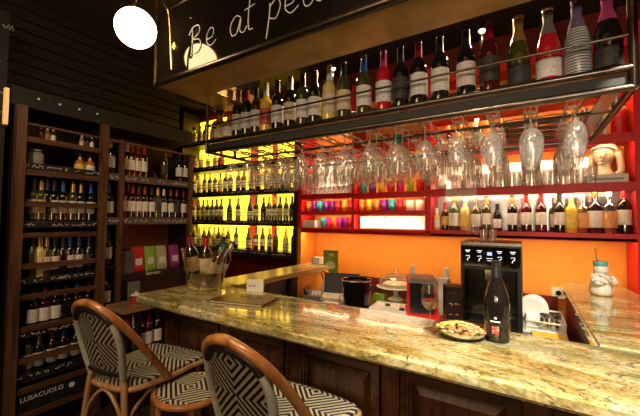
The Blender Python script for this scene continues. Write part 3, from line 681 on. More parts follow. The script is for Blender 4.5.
t = thing('pepper_mill', 'pale object left end of the tumbler shelf', 'pot', (aty(441, 180, 3.2).x, 3.2, 1.865)); t['label'] = 'cream rounded pot at the left end of the tumbler shelf'; t.name = 'cream_pot'
bm = bmesh.new(); lathe(bm, [(0, 0), (.035, 0), (.05, .02), (.052, .05), (.03, .075), (.03, .085), (0, .088)], 18); obj('body', bm, WHT, t, smooth=True)
bm = bmesh.new(); lathe(bm, [(0, .088), (.012, .09), (.014, .10), (0, .108)], 12); obj('knob', bm, WHT, t, smooth=True)
ty = thing('wire_tray_stack', 'stack of dark wire trays on the upper red shelf', 'trays', (0, 0, 0))
for k in range(6):
    z = 1.995+.04*k if False else 2.02+.04*k
bm = bmesh.new()
for k in range(5):
    z = 2.235+.045*k
    for y in (3.13, 3.2, 3.27, 3.34): tube(bm, [(-.16, y, z), (.28, y, z)], .006, 6)
for x in (-.14, .04, .26):
    for y in (3.14, 3.33): tube(bm, [(x, y, 2.216), (x, y, 2.43)], .006, 6)
obj('wire', bm, STL, ty, smooth=True)
n = 7
for i in range(n):
    x = .33+.025*i; t = tag(box('book', mat('book_cover_%d' % (i % 3), [(.75, .7, .55), (.55, .2, .1), (.3, .3, .32)][i % 3], .5), None, 0, .02, -.09, .09, 0, .19+.012*(i % 3), bevel=.002, loc=(x, 3.21, 2.216)), 'upright booklet, %s beside the wire trays' % place(i, n), 'book', 'booklets on the upper red shelf')
t = thing('canister', 'red round canister at the right end of the upper shelf', 'canister', (.585, 3.2, 2.215)); bm = bmesh.new(); lathe(bm, [(0, 0), (.045, 0), (.047, .003), (.047, .17), (0, .17)], 20); obj('body', bm, RED, t, smooth=True)
bm = bmesh.new(); lathe(bm, [(0, .17), (.049, .17), (.049, .195), (.044, .2), (0, .2)], 20); obj('lid', bm, mat('orange_lid', (.8, .2, .05), .4), t, smooth=True)
for i in range(5):
    bottle('spirit', ['brown', 'gold', 'green', 'amber', 'black'][i], 'cream', 'gold', (-1.45+.0+.14*i, 3.24, 2.72) if False else (-.62+.11*i, 3.3, 2.215), 'dusty rear bottle, %s on the upper red shelf' % place(i, 5), 'rear bottles on the upper red shelf', h=.27)

# ------------------------------------------------------------------ yellow unit bottles
def px_row(lst, z, yy, nm, grp, hdef):
    n = len(lst)
    for i, (px, shp, g, lb, cpn) in enumerate(lst):
        x = aty(px, 220, yy).x
        bottle(shp, g, lb, cpn, (x, yy, z-.014), '%s bottle, %s on %s' % (CN[g], place(i, n), nm), grp, h=hdef*(.92 if shp == 'small' else 1))
ch = 'burgundy'
yb = [(194.5, ch, 'olive', 'white', 'gold'), (199.5, ch, 'gold', 'white', 'gold'), (204.5, ch, 'olive', 'white', 'gold'), (209.5, ch, 'olive', 'white', 'silver'), (214.5, ch, 'gold', 'yellow', 'gold'), (219, ch, 'olive', 'white', 'silver'), (223.5, ch, 'gold', 'white', 'gold'), (228.5, ch, 'olive', 'yellow', 'silver')]
px_row(yb+[(236.5, 'bordeaux', 'black', 'white', 'black'), (249, 'burgundy', 'black', 'white', 'black'), (256.5, 'bordeaux', 'wine', 'white', 'red'), (263, 'bordeaux', 'black', 'white', 'wine'), (270, 'bordeaux', 'olive', 'white', 'gold'), (276, 'bordeaux', 'black', 'dark', 'black'), (286, 'burgundy', 'gold', 'white', 'silver'), (294, 'bordeaux', 'black', 'dark', 'black')], 1.20, 3.2, 'the lowest yellow-lit shelf', 'bottles on the lowest yellow-lit shelf', .285)
px_row([(193.5, 'bordeaux', 'wine', 'white', 'red'), (198.5, 'bordeaux', 'wine', 'white', 'wine'), (203, 'bordeaux', 'olive', 'yellow', 'black'), (207.5, 'bordeaux', 'black', 'white', 'gold'), (212, 'bordeaux', 'olive', 'white', 'black'), (216.5, 'bordeaux', 'black', 'white', 'black'), (221, 'bordeaux', 'wine', 'white', 'black'), (229.5, 'burgundy', 'black', None, 'black'), (238, 'bordeaux', 'wine', 'white', 'wine'), (250, 'burgundy', 'black', 'white', 'black'), (256, 'bordeaux', 'wine', 'white', 'black'), (263.5, 'burgundy', 'black', None, 'red'), (269, 'bordeaux', 'olive', 'white', 'gold'), (274.5, 'bordeaux', 'black', 'white', 'gold'), (280, 'bordeaux', 'black', 'yellow', 'black'), (286, 'bordeaux', 'green', 'white', 'gold'), (292, 'bordeaux', 'black', 'dark', 'black')], 1.575, 3.2, 'the second yellow-lit shelf', 'bottles on the second yellow-lit shelf', .30)
px_row([(193.5+5.2*i, 'bordeaux', ['olive', 'gold', 'olive', 'black'][i % 4], 'white', ['gold', 'silver', 'black'][i % 3]) for i in range(8)]+[(237.5, 'bordeaux', 'wine', 'white', 'white'), (243, 'bordeaux', 'black', 'white', 'black'), (251, 'burgundy', 'black', 'white', 'black'), (258, 'bordeaux', 'wine', 'white', 'red')]+[(266+5.5*i, 'bordeaux', ['gold', 'olive'][i % 2], 'white', 'gold') for i in range(5)], 1.965, 3.2, 'the third yellow-lit shelf', 'bottles on the third yellow-lit shelf', .29)
px_row([(194, 'squat', 'amber', 'cream', 'black'), (200, 'spirit', 'gold', 'white', 'white'), (207, 'spirit', 'clear', 'white', 'white'), (214, 'spirit', 'gold', 'cream', 'white'), (220, 'squat', 'red', 'red', 'red')], 2.325, 3.2, 'the fourth yellow-lit shelf', 'bottles on the fourth yellow-lit shelf', .22)
px_row([(192, 'squat', 'clear', 'white', 'black'), (198, 'spirit', 'gold', 'white', 'red'), (203.5, 'spirit', 'olive', 'yellow', 'gold'), (211, 'spirit', 'gold', 'white', 'red')], 2.71, 3.2, 'the top yellow-lit shelf', 'bottles on the top yellow-lit shelf', .27)

# ------------------------------------------------------------------ left wall units
XL = -3.0
lu = thing('wine_rack', 'tall brown slatted wine shelving nearest on the left', 'shelving')
for y0 in (.805, 1.345): box('post', SHV, lu, XL-.02, XL+.03, y0, y0+.055, 0, 2.36, bevel=.004)
box('top_beam', SHW, lu, XL-.01, XL+.01, .86, 1.345, 2.235, 2.25)
SZ = [1.92, 1.55, 1.12, .75, .43]
for z in (2.135, 1.90, 1.676, 1.451, 1.233, 1.015, .791, .574, .365, .19): box('plank', SHW, lu, XL-.012, XL+.012, .86, 1.345, z-.022, z+.016, bevel=.002)
for z in SZ+[2.15]: box('shelf_board', SHW, lu, XL-.34, XL-.014, .86, 1.345, z-.02, z)
box('side_board', BLK, lu, XL-.34, XL-.02, .80, .82, 0, 2.36); box('side_board', BLK, lu, XL-.34, XL-.02, 1.39, 1.40, 0, 2.36)
box('back_board', BLK, lu, XL-.352, XL-.34, .80, 1.40, 0, 2.36)
for z in SZ[:1]+[1.50, 1.10, .725, .43]:
    box('chalk_ledge', CHB, lu, XL+.000-.008, XL+.001, .86, 1.345, z+.0, z+.045)
    chalk_scrawl('chalk_lettering', lu, (XL+.0015, .865, z+.008), (0, 1, 0), (0, 0, 1), .47, .03, r=.0019)
box('black_board', CHB, lu, XL-.006, XL+.002, .86, 1.345, .21, .34)
text('chalk_lettering', 'LUSACUOLO', .044, CHK, lu, (XL+.0035, .89, .285), (PI/2, 0, PI/2))
bm = bmesh.new(); lathe(bm, [(0, 0), (.02, 0), (.02, .002), (0, .002)], 14); obj('chalk_mark', bm, CHK, lu, loc=(XL+.004, 1.20, .29), rot=(0, PI/2, 0))
def wall_row(z, pxs, nm, grp, h=.30, x=XL-.075, variants=None, shp='bordeaux'):
    n = len(pxs)
    for i, (px, lb, cpn, g) in enumerate(pxs):
        y = atx(px, 220, x).y
        bottle(shp, g, lb, cpn, (x, y, z), '%s %s bottle, %s in %s' % (cpn+'-capped', CN[g], place(i, n), nm), grp, h=h)
wall_row(2.151, [(37, None, 'purple', 'purple' if 0 else 'wine'), (44, None, 'white', 'amber'), (50, 'white', 'white', 'clear'), (79, 'cream', 'white', 'gold'), (84, 'dark', 'blue', 'black'), (89, 'white', 'white', 'clear')], "the nearest rack's top row", 'little bottles atop the nearest rack', .115, shp='small')
wall_row(1.92, [(78, 'yellow', 'black', 'amber'), (88, 'white', 'black', 'amber')], "the grey jar's shelf", 'spirits beside the grey jar', .18, shp='squat')
jr = thing('jar', 'grey ceramic jar on the upper shelf of the nearest rack', 'jar', (XL-.09, atx(36, 150, XL-.09).y, 1.92))
bm = bmesh.new(); lathe(bm, [(0, 0), (.045, 0), (.05, .005), (.052, .10), (.046, .13), (.035, .14), (0, .145)], 20); obj('body', bm, mat('grey_ceramic', (.30, .30, .28), .4), jr, smooth=True)
bm = bmesh.new(); lathe(bm, [(0, .145), (.036, .145), (.036, .16), (0, .165)], 16); obj('lid', bm, MATS['grey_ceramic'], jr, smooth=True)
for i in range(3):
    t = tag(box('small_box', mat('pink_card', (.5, .15, .15), .5), None, -.02, .02, -.018, .018, 0, .05, bevel=.002, loc=(XL-.06, 1.08+.045*i, 1.921)), 'small pink box, %s beside the grey jar' % ['nearest', 'middle', 'farthest'][i], 'box', 'small pink boxes beside the grey jar')
wall_row(1.555, [(32, 'white', 'black', 'olive'), (40, 'yellow', 'gold', 'olive'), (46, None, 'black', 'black'), (53, 'white', 'black', 'black'), (62, 'cream', 'blue', 'black'), (72, 'white', 'gold', 'olive'), (80, 'white', 'gold', 'black'), (90, 'white', 'blue', 'black')], 'the row under the grey jar', 'bottles under the grey jar', .30)
wall_row(1.125, [(33, None, 'black', 'olive'), (41, 'cream', 'gold', 'gold'), (48, 'cream', 'gold', 'olive'), (56, 'white', 'black', 'black'), (64, None, 'black', 'black'), (71, 'white', 'blue', 'black'), (80, 'white', 'blue', 'black'), (90, 'dark', 'wine', 'black')], "the nearest rack's middle row", 'bottles in the middle row of the nearest rack', .31)
wall_row(.755, [(36, 'white', 'black', 'black'), (48, 'white', 'wine', 'wine'), (59, 'white', 'black', 'black'), (69, None, 'black', 'black'), (80, 'dark', 'blue', 'black'), (91, 'dark', 'black', 'black')], "the nearest rack's second lowest row", 'bottles second from the floor of the nearest rack', .30)
wall_row(.435, [(33, 'white', 'green', 'olive'), (44, 'white', 'gold', 'black'), (57, 'white', 'wine', 'black'), (68, 'white', 'blue', 'black'), (80, 'white', 'black', 'black'), (90, 'white', 'black', 'olive')], "the nearest rack's lowest row", 'bottles in the lowest row of the nearest rack', .30)
# second unit
su = thing('wine_rack', 'dark recessed wine shelving with an orange back beside the bar end', 'shelving')
box('post', SHV, su, XL-.02, XL+.02, 1.505, 1.535, 0, 2.26); box('post', SHV, su, XL-.02, XL+.02, 2.20, 2.235, 0, 2.26)
box('end_board', BLK, su, XL-.34, XL-.02, 2.215, 2.235, 0, 2.26); box('end_board', BLK, su, XL-.34, XL-.02, 1.505, 1.52, 0, 2.24)
box('top_rail', SHW, su, XL-.01, XL+.015, 1.402, 2.20, 2.232, 2.252)
for q in [(1.54, 2.198, z-.03, z) for z in (1.96, 1.585, 1.085)]+[(1.402, 1.503, z-.02, z) for z in (1.95, 1.56, 1.17, .80)]: box('shelf_board', BLK, su, XL-.33, XL-.002, *q)
box('back_panel', BLK, su, XL-.352, XL-.34, 1.402, 2.235, 0, 2.26)
box('orange_panel', mat('burnt_orange_board', (.30, .09, .02), .5), su, XL-.338, XL-.332, 1.54, 2.2, 1.09, 1.55)
box('cupboard', BLK, su, XL-.33, XL-.01, 1.54, 2.198, .865, 1.05)
for z in (1.93, 1.553):
    box('chalk_ledge', mat('grey_slate', (.10, .085, .075), .6), su, XL-.0015, XL+.006, 1.402, 2.20, z-.03, z+.032)
    chalk_scrawl('chalk_lettering', su, (XL+.0075, 1.42, z-.018), (0, 1, 0), (0, 0, 1), .76, .036, r=.002)
box('chalk_ledge', CHB, su, XL-.0015, XL+.004, 1.54, 2.20, 1.05, 1.083)
text('chalk_lettering', 'Service', .05, CHK, su, (XL+.006, 1.76, 1.052), (PI/2, 0, PI/2))
wall_row(1.962, [(125, 'white', 'white', 'black'), (130, 'white', 'red', 'wine'), (136, 'white', 'red', 'wine'), (142, 'white', 'red', 'black'), (163, 'dark', 'black', 'brown'), (178, 'white', 'black', 'black'), (184, 'white', 'wine', 'black')], "the far rack's upper row", 'bottles in the upper row of the far rack', .29)
wall_row(1.587, [(122, 'white', 'red', 'wine'), (127, 'white', 'black', 'black'), (132, 'white', 'red', 'black'), (138, 'white', 'black', 'wine'), (144, 'white', 'red', 'black'), (151, 'white', 'black', 'black'), (157, 'dark', 'gold', 'olive'), (163, 'white', 'gold', 'black'), (170, 'white', 'red', 'black'), (176, 'dark', 'red', 'black'), (183, 'white', 'wine', 'black')], "the far rack's second row", 'bottles in the second row of the far rack', .29)
for z, lb, cc, wh in ((1.952, 'white', 'gold', 'highest'), (1.562, 'white', 'blue', 'second highest'), (1.172, 'white', 'green', 'third highest'), (.802, 'white', 'black', 'lowest')):
    bottle('bordeaux', 'black', lb, cc, (XL-.06, 1.452, z), 'dark bottle standing alone in the narrow column, %s one' % wh, 'bottles in the narrow column', h=.31, wsc=1.1)
lb_ = thing('leaning_board', 'narrow dark board leaning behind the upper bottles', 'board', (0, 0, 0))
bm = bmesh.new(); tube(bm, [(XL-.2, 1.76, 2.22), (XL-.15, 1.93, 1.985)], .02, 4); obj('plank', bm, SHW, lb_)
# pouches and books on the service shelf
for c, y, cl, nm in ((0, 1.72, (.55, .02, .03), 'red'), (1, 1.835, (.25, .5, .05), 'bright green'), (2, 1.95, (.42, .5, .28), 'pale green'), (3, 2.09, (.22, .02, .22), 'purple')):
    t = thing('coffee_pouch', '%s foil pouch on the service shelf' % nm, 'pouch', (XL-.08, y, 1.086), 0, 'pouches on the service shelf')
    bm = bmesh.new(); hw = .052; A = []
    for z, d, ww in ((0, .035, hw*.9), (.03, .04, hw), (.12, .03, hw), (.19, .012, hw), (.22, .003, hw), (.225, .003, hw)): A.append([bm.verts.new((sx*d, sy*ww, z)) for sx, sy in ((-1, -1), (1, -1), (1, 1), (-1, 1))])
    for a, b in zip(A, A[1:]):
        for k in range(4): bm.faces.new((a[k], a[(k+1) % 4], b[(k+1) % 4], b[k]))
    bm.faces.new(A[0]); bm.faces.new(A[-1]); obj('bag', bm, mat('pouch_%d' % c, cl, .3, coat=.4), t)
    bm = bmesh.new(); bx(bm, .033, .0415, -.03, .03, .06, .12); o = obj('sticker', bm, LB['white'] if c != 3 else LB['pink'], t); o.scale = (1, 1, 1)
for i in range(5):
    tag(box('book', mat('grey_book', (.10, .10, .11), .5), None, -.11, .11, -.009, .009, 0, .20, bevel=.002, loc=(XL-.13, 1.565+.022*i, 1.086)), 'thin grey book, %s on the service shelf' % place(i, 5), 'book', 'grey books on the service shelf')
# low ledge cupboard
lg = thing('low_counter', 'low brown wooden counter between the racks and the bar', 'counter')
boxes('top', wood('worn_brown_top', (.20, .10, .05), (.42, .25, .14), .35, 1), lg, [(-2.975, -2.68, 1.54, 2.2, .82, .86), (-2.96, -2.68, 1.408, 1.54, .82, .86)], bevel=.003)
box('shelf_board', BLK, lg, -2.975, -2.70, 1.54, 2.2, .42, .45); box('side_board', BLK, lg, -2.975, -2.70, 2.17, 2.2, 0, .819); box('side_board', BLK, lg, -2.975, -2.70, 1.54, 1.56, 0, .819)
box('back_board', DRED, lg, -2.975, -2.965, 1.56, 2.17, .0, .819)
LW = [(127, None, 'red', 'black'), (134, 'dark', 'white', 'black'), (141, 'white', 'red', 'black'), (148, 'white', 'red', 'wine'), (157, 'white', 'black', 'black')]
for i, (px, lb, cc, g) in enumerate(LW):
    y = atx(px, 335, -2.78).y; bottle('bordeaux', g, lb, cc, (-2.78, y, .45), '%s-capped %s bottle, %s under the low brown counter' % (cc, CN[g], place(i, 5)), 'bottles under the low brown counter', h=.32)
t = thing('sugar_jar', 'small red lidded jar on the low brown counter', 'jar', (-2.82, atx(136, 291, -2.82).y, .86)); bm = bmesh.new(); lathe(bm, [(0, 0), (.04, 0), (.05, .02), (.05, .06), (0, .065)], 18); obj('body', bm, mat('red_glass', (.45, .02, .02), .15, coat=1), t, smooth=True)
bm = bmesh.new(); lathe(bm, [(0, .065), (.042, .066), (.03, .08), (.008, .085), (.008, .1), (0, .1)], 16); obj('lid', bm, WHT, t, smooth=True)
t = thing('framed_card', 'small grey green card leaning on the low brown counter', 'card', (-2.93, 1.62, .862)); box('card', mat('grey_green_card', (.16, .2, .15), .5), t, -.006, .006, -.05, .05, .002, .16); box('edge', SHW, t, -.007, .007, -.055, .055, 0, .008)
# fascia over racks
fa = thing('fascia_board', 'black board with small white knobs above the left racks', 'board', (0, 0, 0))
box('board', CHB, fa, XL-.34, XL-.02, .78, 2.24, 2.365, 2.50)
bm = bmesh.new()
for y in (.93, 1.06, 1.19, 1.32): ball(bm, (XL-.015, y, 2.44), .009)
obj('knob', bm, WHT, fa, smooth=True)
# chalkboard at extreme left
cbd = thing('wall_chalkboard', 'black chalkboard full of writing at the far left edge', 'chalkboard', (0, 0, 0))
box('board', CHB, cbd, XL-.06, XL-.04, -.4, .76, .1, 3.0)
for k in range(22): chalk_scrawl('chalk_lettering', cbd, (XL-.0385, .35, .35+k*.12), (0, 1, 0), (0, 0, 1), .38, .05, r=.0022, fill=.7)
wl = thing('wall_light', 'slim glowing wall light at the far left edge', 'lamp', (0, 0, 0)); box('diffuser', mat('warm_diffuser', (1, .8, .4), .5, emi=(1, .45, .12), es=.5, var=0), wl, XL-.03, XL, .742, .765, 2.21, 2.46); box('mount', BPL, wl, XL-.04, XL-.03, .74, .768, 2.2, 2.47)

# ------------------------------------------------------------------ chairs
def arch(pts): return [(-x, y, z) for x, y, z in pts]+[(x, y, z) for x, y, z in pts[::-1][1:]]
def ypos(z, x): return -.235-.26*(z-.78)+.9*x*x
def make_chair(label, loc, rz):
    c = thing('bar_chair', label, 'chair', loc, rz, 'woven rattan bar chairs')
    # seat outline
    pts = [(-.185, .23), (.185, .23), (.205, .10), (.185, -.08), (.12, -.21), (-.12, -.21), (-.185, -.08), (-.205, .10)]
    ol = [tuple(v)[:2] for v in spline([Vector((x, y, 0)) for x, y in pts], 5, True)]
    bm = bmesh.new(); uvl = bm.loops.layers.uv.new('UVMap'); rings = []
    for s, z in ((1, .75), (1, .775), (.93, .783), (.5, .780), (.01, .778)): rings.append([bm.verts.new((x*s, y*s, z)) for x, y in ol])
    for a, b in zip(rings, rings[1:]):
        for k in range(len(ol)): bm.faces.new((a[k], a[(k+1) % len(ol)], b[(k+1) % len(ol)], b[k]))
    bm.faces.new(rings[0][::-1]); bm.faces.new(rings[-1])
    for f in bm.faces:
        for l in f.loops: l[uvl].uv = (l.vert.co.x, l.vert.co.y+.03)
    obj('seat', bm, WV, c, smooth=True)
    tubes('seat_frame', RATD, c, [([(x*1.02, y*1.02, .748) for x, y in ol], .014, 8, 0, True)])
    # back
    inner = [(.118, ypos(.79, .118), .79), (.134, ypos(.88, .134), .88), (.146, ypos(.98, .146), .98), (.132, ypos(1.07, .132), 1.07), (.088, ypos(1.125, .088), 1.125), (.0, ypos(1.15, 0), 1.15)]
    sp = spline([Vector(p) for p in inner], 6)
    bm = bmesh.new(); uvl = bm.loops.layers.uv.new('UVMap'); rows = []
    for p in sp:
        if p.z < .80 or p.z > 1.148: continue
        rows.append([bm.verts.new((p.x*u, ypos(p.z, p.x*u)+.003*dd, p.z)) for dd in (0,) for u in [k/8 for k in range(-8, 9)]])
    for a, b in zip(rows, rows[1:]):
        for k in range(16): bm.faces.new((a[k], a[k+1], b[k+1], b[k]))
    r = bmesh.ops.solidify(bm, geom=bm.faces[:], thickness=.006)
    for f in bm.faces:
        for l in f.loops: l[uvl].uv = (l.vert.co.x, l.vert.co.z-.86)
    obj('backrest', bm, WV, c, smooth=True)
    for s in (-1, 1): tag(tubes('side_wrap', GWR, c, [([Vector((s*p.x, p.y, p.z)) for p in sp[:20]], .0165, 10)]), 'grey wrapped cane side')
    full = [Vector((-p.x, p.y, p.z)) for p in sp[19:]]+[Vector((p.x, p.y, p.z)) for p in sp[19:][::-1][1:]]
    tubes('top_wrap', BWR, c, [(full, .0165, 10)]); tubes('lower_rail', BWR, c, [([(-.125, ypos(.825, .125), .825), (0, ypos(.825, 0), .825), (.125, ypos(.825, .125), .825)], .014, 8, 4)])
    outer = [(.200, -.03, .745), (.204, -.09, .82), (.198, -.155, .91), (.184, -.225, 1.01), (.148, -.29, 1.10), (.08, -.33, 1.158), (0, -.34, 1.178)]
    tubes('back_frame', RAT, c, [(arch(outer), .0185, 10, 6)]+[([(x*.96, y+.012, z-.022) for x, y, z in arch(outer[3:])], .006, 6, 5)])
    for sx, sy in ((-1, 1), (1, 1), (-1, -1), (1, -1)):
        if sy > 0: q = [(sx*.178, .20, .75), (sx*.19, .21, .35), (sx*.20, .215, -.0826)]
        else: q = [(sx*.118, -.225, .80), (sx*.135, -.23, .70), (sx*.17, -.245, .35), (sx*.185, -.26, -.0826)]
        tubes('leg', RATD, c, [(q, .0155, 8, 5)])
    br = []
    for (a, b) in (((-.18, .205), (.18, .205)), ((.18, .205), (.14, -.235)), ((.14, -.235), (-.14, -.235)), ((-.14, -.235), (-.18, .205))):
        mx_, my_ = (a[0]+b[0])/2, (a[1]+b[1])/2
        br.append(([(a[0]*1.03, a[1]*1.03, .50), (a[0]*.8+mx_*.2, a[1]*.8+my_*.2, .64), (mx_, my_, .735), (b[0]*.8+mx_*.2, b[1]*.8+my_*.2, .64), (b[0]*1.03, b[1]*1.03, .50)], .009, 8, 5))
    for q in br: tubes('arched_brace', RATD, c, [q])
    tubes('foot_rail', RATD, c, [([(-.195, .21, .28), (.195, .21, .28), (.175, -.245, .28), (-.175, -.245, .28)], .011, 8, 0, True)])
    c.scale = (.95, .95, .95); return c
make_chair('woven bistro bar chair nearest the wine racks, rattan frame', (-1.708, 1.026, .0785), .15)
make_chair('woven bistro bar chair in front, its grey wrapped back nearest the camera', (-.795, 1.05, .0785), -.01)
stl_ = thing('round_stool', 'low round woven stool with orange cane rim between the two chairs', 'stool', (-1.39, 1.06, .06), .2)
bm = bmesh.new(); uvl = bm.loops.layers.uv.new('UVMap'); lathe(bm, [(0, .68), (.15, .68), (.155, .69), (.15, .70), (.08, .702), (0, .702)], 32)
for f in bm.faces:
    for l in f.loops: l[uvl].uv = (l.vert.co.x, l.vert.co.y)
obj('seat', bm, WV, stl_, smooth=True)
tubes('seat_rim', RAT, stl_, [([(.16*math.cos(k*PI/16), .16*math.sin(k*PI/16), .685) for k in range(32)], .015, 8, 0, True)])
for k in range(4):
    a = PI/4+k*PI/2; tubes('leg', RAT, stl_, [([(.14*math.cos(a), .14*math.sin(a), .68), (.16*math.cos(a), .16*math.sin(a), -.06)], .014, 8)])
tubes('foot_rail', RAT, stl_, [([(.155*math.cos(k*PI/12), .155*math.sin(k*PI/12), .25) for k in range(24)], .009, 8, 0, True)])

# ------------------------------------------------------------------ things on the bar
Z1 = 1.10
wb = bottle('burgundy', 'black', None, 'black', (-.107, 1.515, Z1+.001), 'large black wine bottle with red label standing on the bar', None, h=.312, wsc=1.12)
bm = bmesh.new(); r = .0418; lathe(bm, [(r, .035), (r, .062)], 6, a0=-PI*.62, a1=-PI*.45); obj('red_label', bm, LB['red'], wb)
bm = bmesh.new(); lathe(bm, [(r, .078), (r, .084)], 6, a0=-PI*.66, a1=-PI*.42); lathe(bm, [(r, .09), (r, .098)], 4, a0=-PI*.56, a1=-PI*.50); obj('white_lettering', bm, LB['white'], wb)
# wine glass with red wine
p = atz(430, 329, Z1); wg = tag(put('wine_glass', GM['big'], None, (p.x, p.y, Z1+.001), (0, 0, 0), .86), 'glass of red wine standing on the bar by the nut dish', 'glass')
bm = bmesh.new(); lathe(bm, [(0, .094), (.012, .097), (.026, .108), (.037, .126), (.0415, .146), (0, .146)], 18); wg.data = wg.data.copy(); wg.data.materials[0] = GLB
obj('red_wine', bm, mat('red_wine_liquid', (.10, .002, .006), .3), wg, smooth=True)
# nuts dish
p = atz(460.5, 335.5, Z1); nd = thing('snack_dish', 'round silver dish of nuts on the bar', 'dish', (p.x, p.y, Z1+.001)); nd.scale = (1.13,)*3
bm = bmesh.new(); lathe(bm, [(0, 0), (.06, 0), (.07, .003), (.092, .022), (.098, .030), (.094, .030), (.07, .008), (0, .006)], 36); obj('bowl', bm, SIL, nd, smooth=True)
bm = bmesh.new()
for k in range(150):
    a = random.random()*6.283; rr = .082*math.sqrt(random.random()); z = .020+.018*(1-(rr/.085)**2)+random.uniform(-.003, .004)
    n0 = len(bm.faces); ball(bm, (rr*math.cos(a), rr*math.sin(a), z), .008, random.uniform(.7, 1.2), random.uniform(.6, 1), random.uniform(.5, .8), 7, 5)
    bm.faces.ensure_lookup_table(); mi = (0 if math.sin(a-.4) > .0 else 1) if random.random() < .75 else 2
    for f in bm.faces[n0:]: f.material_index = mi
nt_ = obj('nuts', bm, [mat('yellow_corn_nut', (.75, .52, .08), .5), mat('brown_nut', (.42, .20, .07), .5), mat('pale_nut', (.70, .50, .25), .5)], None, smooth=True, loc=(p.x, p.y, Z1+.001))
nt_.scale = (1.13,)*3
tag(nt_, 'yellow and brown mixed nuts heaped in the silver dish', 'nuts', kind='stuff')
# menu booklet
P_ = [atz(*q, Z1) for q in ((209, 302.5), (262, 308), (279, 299.5), (230, 295))]
mn = thing('menu', 'brown leather menu booklet lying on the bar', 'menu')
def quad(name, mt, z0, z1, g=0):
    c = sum(P_, Vector())/4; bm = bmesh.new(); prism(bm, [((q.x-c.x)*(1-g)+c.x, (q.y-c.y)*(1-g)+c.y) for q in P_], z0, z1); return obj(name, bm, mt, mn)
BL = mat('brown_leather', (.085, .04, .02), .35, bump=.2, scale=60)
quad('cover', BL, Z1+.001, Z1+.004); quad('pages', mat('paper_edge', (.6, .55, .45), .7), Z1+.004, Z1+.012, .03); quad('cover', BL, Z1+.012, Z1+.016)
c = sum(P_, Vector())/4; an = math.atan2((P_[1]-P_[0]).y, (P_[1]-P_[0]).x)
t = chalk_scrawl('gold_lettering', mn, (c.x-.06, c.y, Z1+.0165), (math.cos(an), math.sin(an), 0), (-math.sin(an), math.cos(an), 0), .13, .03, r=.0018); t.data.materials[0] = BRASS
# ice bucket
ic = thing('wine_cooler', 'oval clear plastic ice bucket holding wine bottles on the bar', 'ice bucket', (-1.845, 1.50, Z1+.001), .45)
bm = bmesh.new(); lathe(bm, [(0, 0), (.085, 0), (.11, .012), (.125, .06), (.145, .16), (.16, .235), (.166, .255), (.162, .256), (.153, .235), (.138, .16), (.118, .06), (.10, .02), (0, .016)], 36)
for v in bm.verts: v.co.y *= .72; v.co.z += .02*(abs(v.co.x)/.16)**2*(v.co.z/.25)
obj('bucket', bm, GLD, ic, smooth=True)
bm = bmesh.new(); lathe(bm, [(0, .022), (.096, .024), (.112, .06), (.126, .115), (0, .115)], 32)
for v in bm.verts: v.co.y *= .72
obj('ice_water', bm, mat('dark_ice_water', (.045, .032, .014), .2, var=.5, scale=25), ic, smooth=True)
icb = [(-.09, .0, -.18, 'wine', 'dark bottle with wine coloured foil leaning left in the ice bucket', 'cream', .045), (-.02, .03, .0, 'red', 'red foiled bottle standing in the middle of the ice bucket', 'white', .03), (.035, -.02, .38, 'green', 'green foiled bottle leaning right at the front of the ice bucket', 'white', .01),
       (.05, .035, .22, 'black', 'black capped bottle at the rear of the ice bucket', 'cream', .03), (.075, .0, .42, 'silver', 'silver foiled bottle leaning far right in the ice bucket', 'white', .02)]
ca, sa = math.cos(.45), math.sin(.45)
for x, y, tl, cc, dsc, lb, dz in icb:
    b = bottle('bordeaux', 'black', lb, cc, (-1.845+x*ca*.75-y*sa, 1.50+x*sa*.75+y*ca, Z1+.022+dz), dsc, 'wine bottles in the ice bucket', h=.30)
    b.rotation_euler = (0, tl, .8); b.scale = (1.12, 1.12, .98)
# white printed box beside the bucket
p = atz(262, 291, Z1); t = thing('card_holder', 'small white card box with dark print behind the menu', 'box', (p.x-.03, 1.70 if False else p.y-.03, Z1), .55)
box('body', WPL, t, -.055, .055, -.02, .02, .001, .075, bevel=.003); tt = chalk_scrawl('dark_print', t, (-.04, -.0205, .03), (1, 0, 0), (0, 0, 1), .08, .02, r=.0016); tt.data.materials[0] = BPL
# things on the plank
p = atz(308, 262, 1.10); t = thing('napkin_holder', 'small white napkin holder at the end of the pale plank counter', 'napkins', (-1.93, 3.06, 1.099)); boxes('napkins', WPL, t, [(-.05+.02*k, -.037+.02*k, -.05, .05, .003, .075) for k in range(5)], bevel=.002); box('base', BRASS, t, -.06, .06, -.055, .055, 0, .004)

# ------------------------------------------------------------------ things on the worktop
W = .861
def wz(x, y): return atz(x, y, W)
# green sign
t = thing('menu_stand', 'tall green card sign with oval emblem against the orange wall', 'sign', (-1.765, 3.05, W), .1)
box('card', mat('olive_green_card', (.22, .28, .03), .4), t, -.085, .085, -.006, .006, .0, .40); bm = bmesh.new(); lathe(bm, [(0, 0), (.055, 0), (.055, .003), (0, .003)], 24); o = obj('emblem', bm, mat('cream_print', (.7, .72, .45), .5), t, loc=(0, -.006, .24), rot=(PI/2, 0, 0)); o.scale = (1, .75, 1)
tt = chalk_scrawl('print', t, (-.05, -.0065, .09), (1, 0, 0), (0, 0, 1), .1, .03, r=.0018); tt.data.materials[0] = MATS['cream_print']
bm = bmesh.new(); ball(bm, (.01, -.007, .345), .03, 1.1, .15, .7); obj('picture', bm, mat('fruit_print', (.5, .4, .2), .5), t, smooth=True)
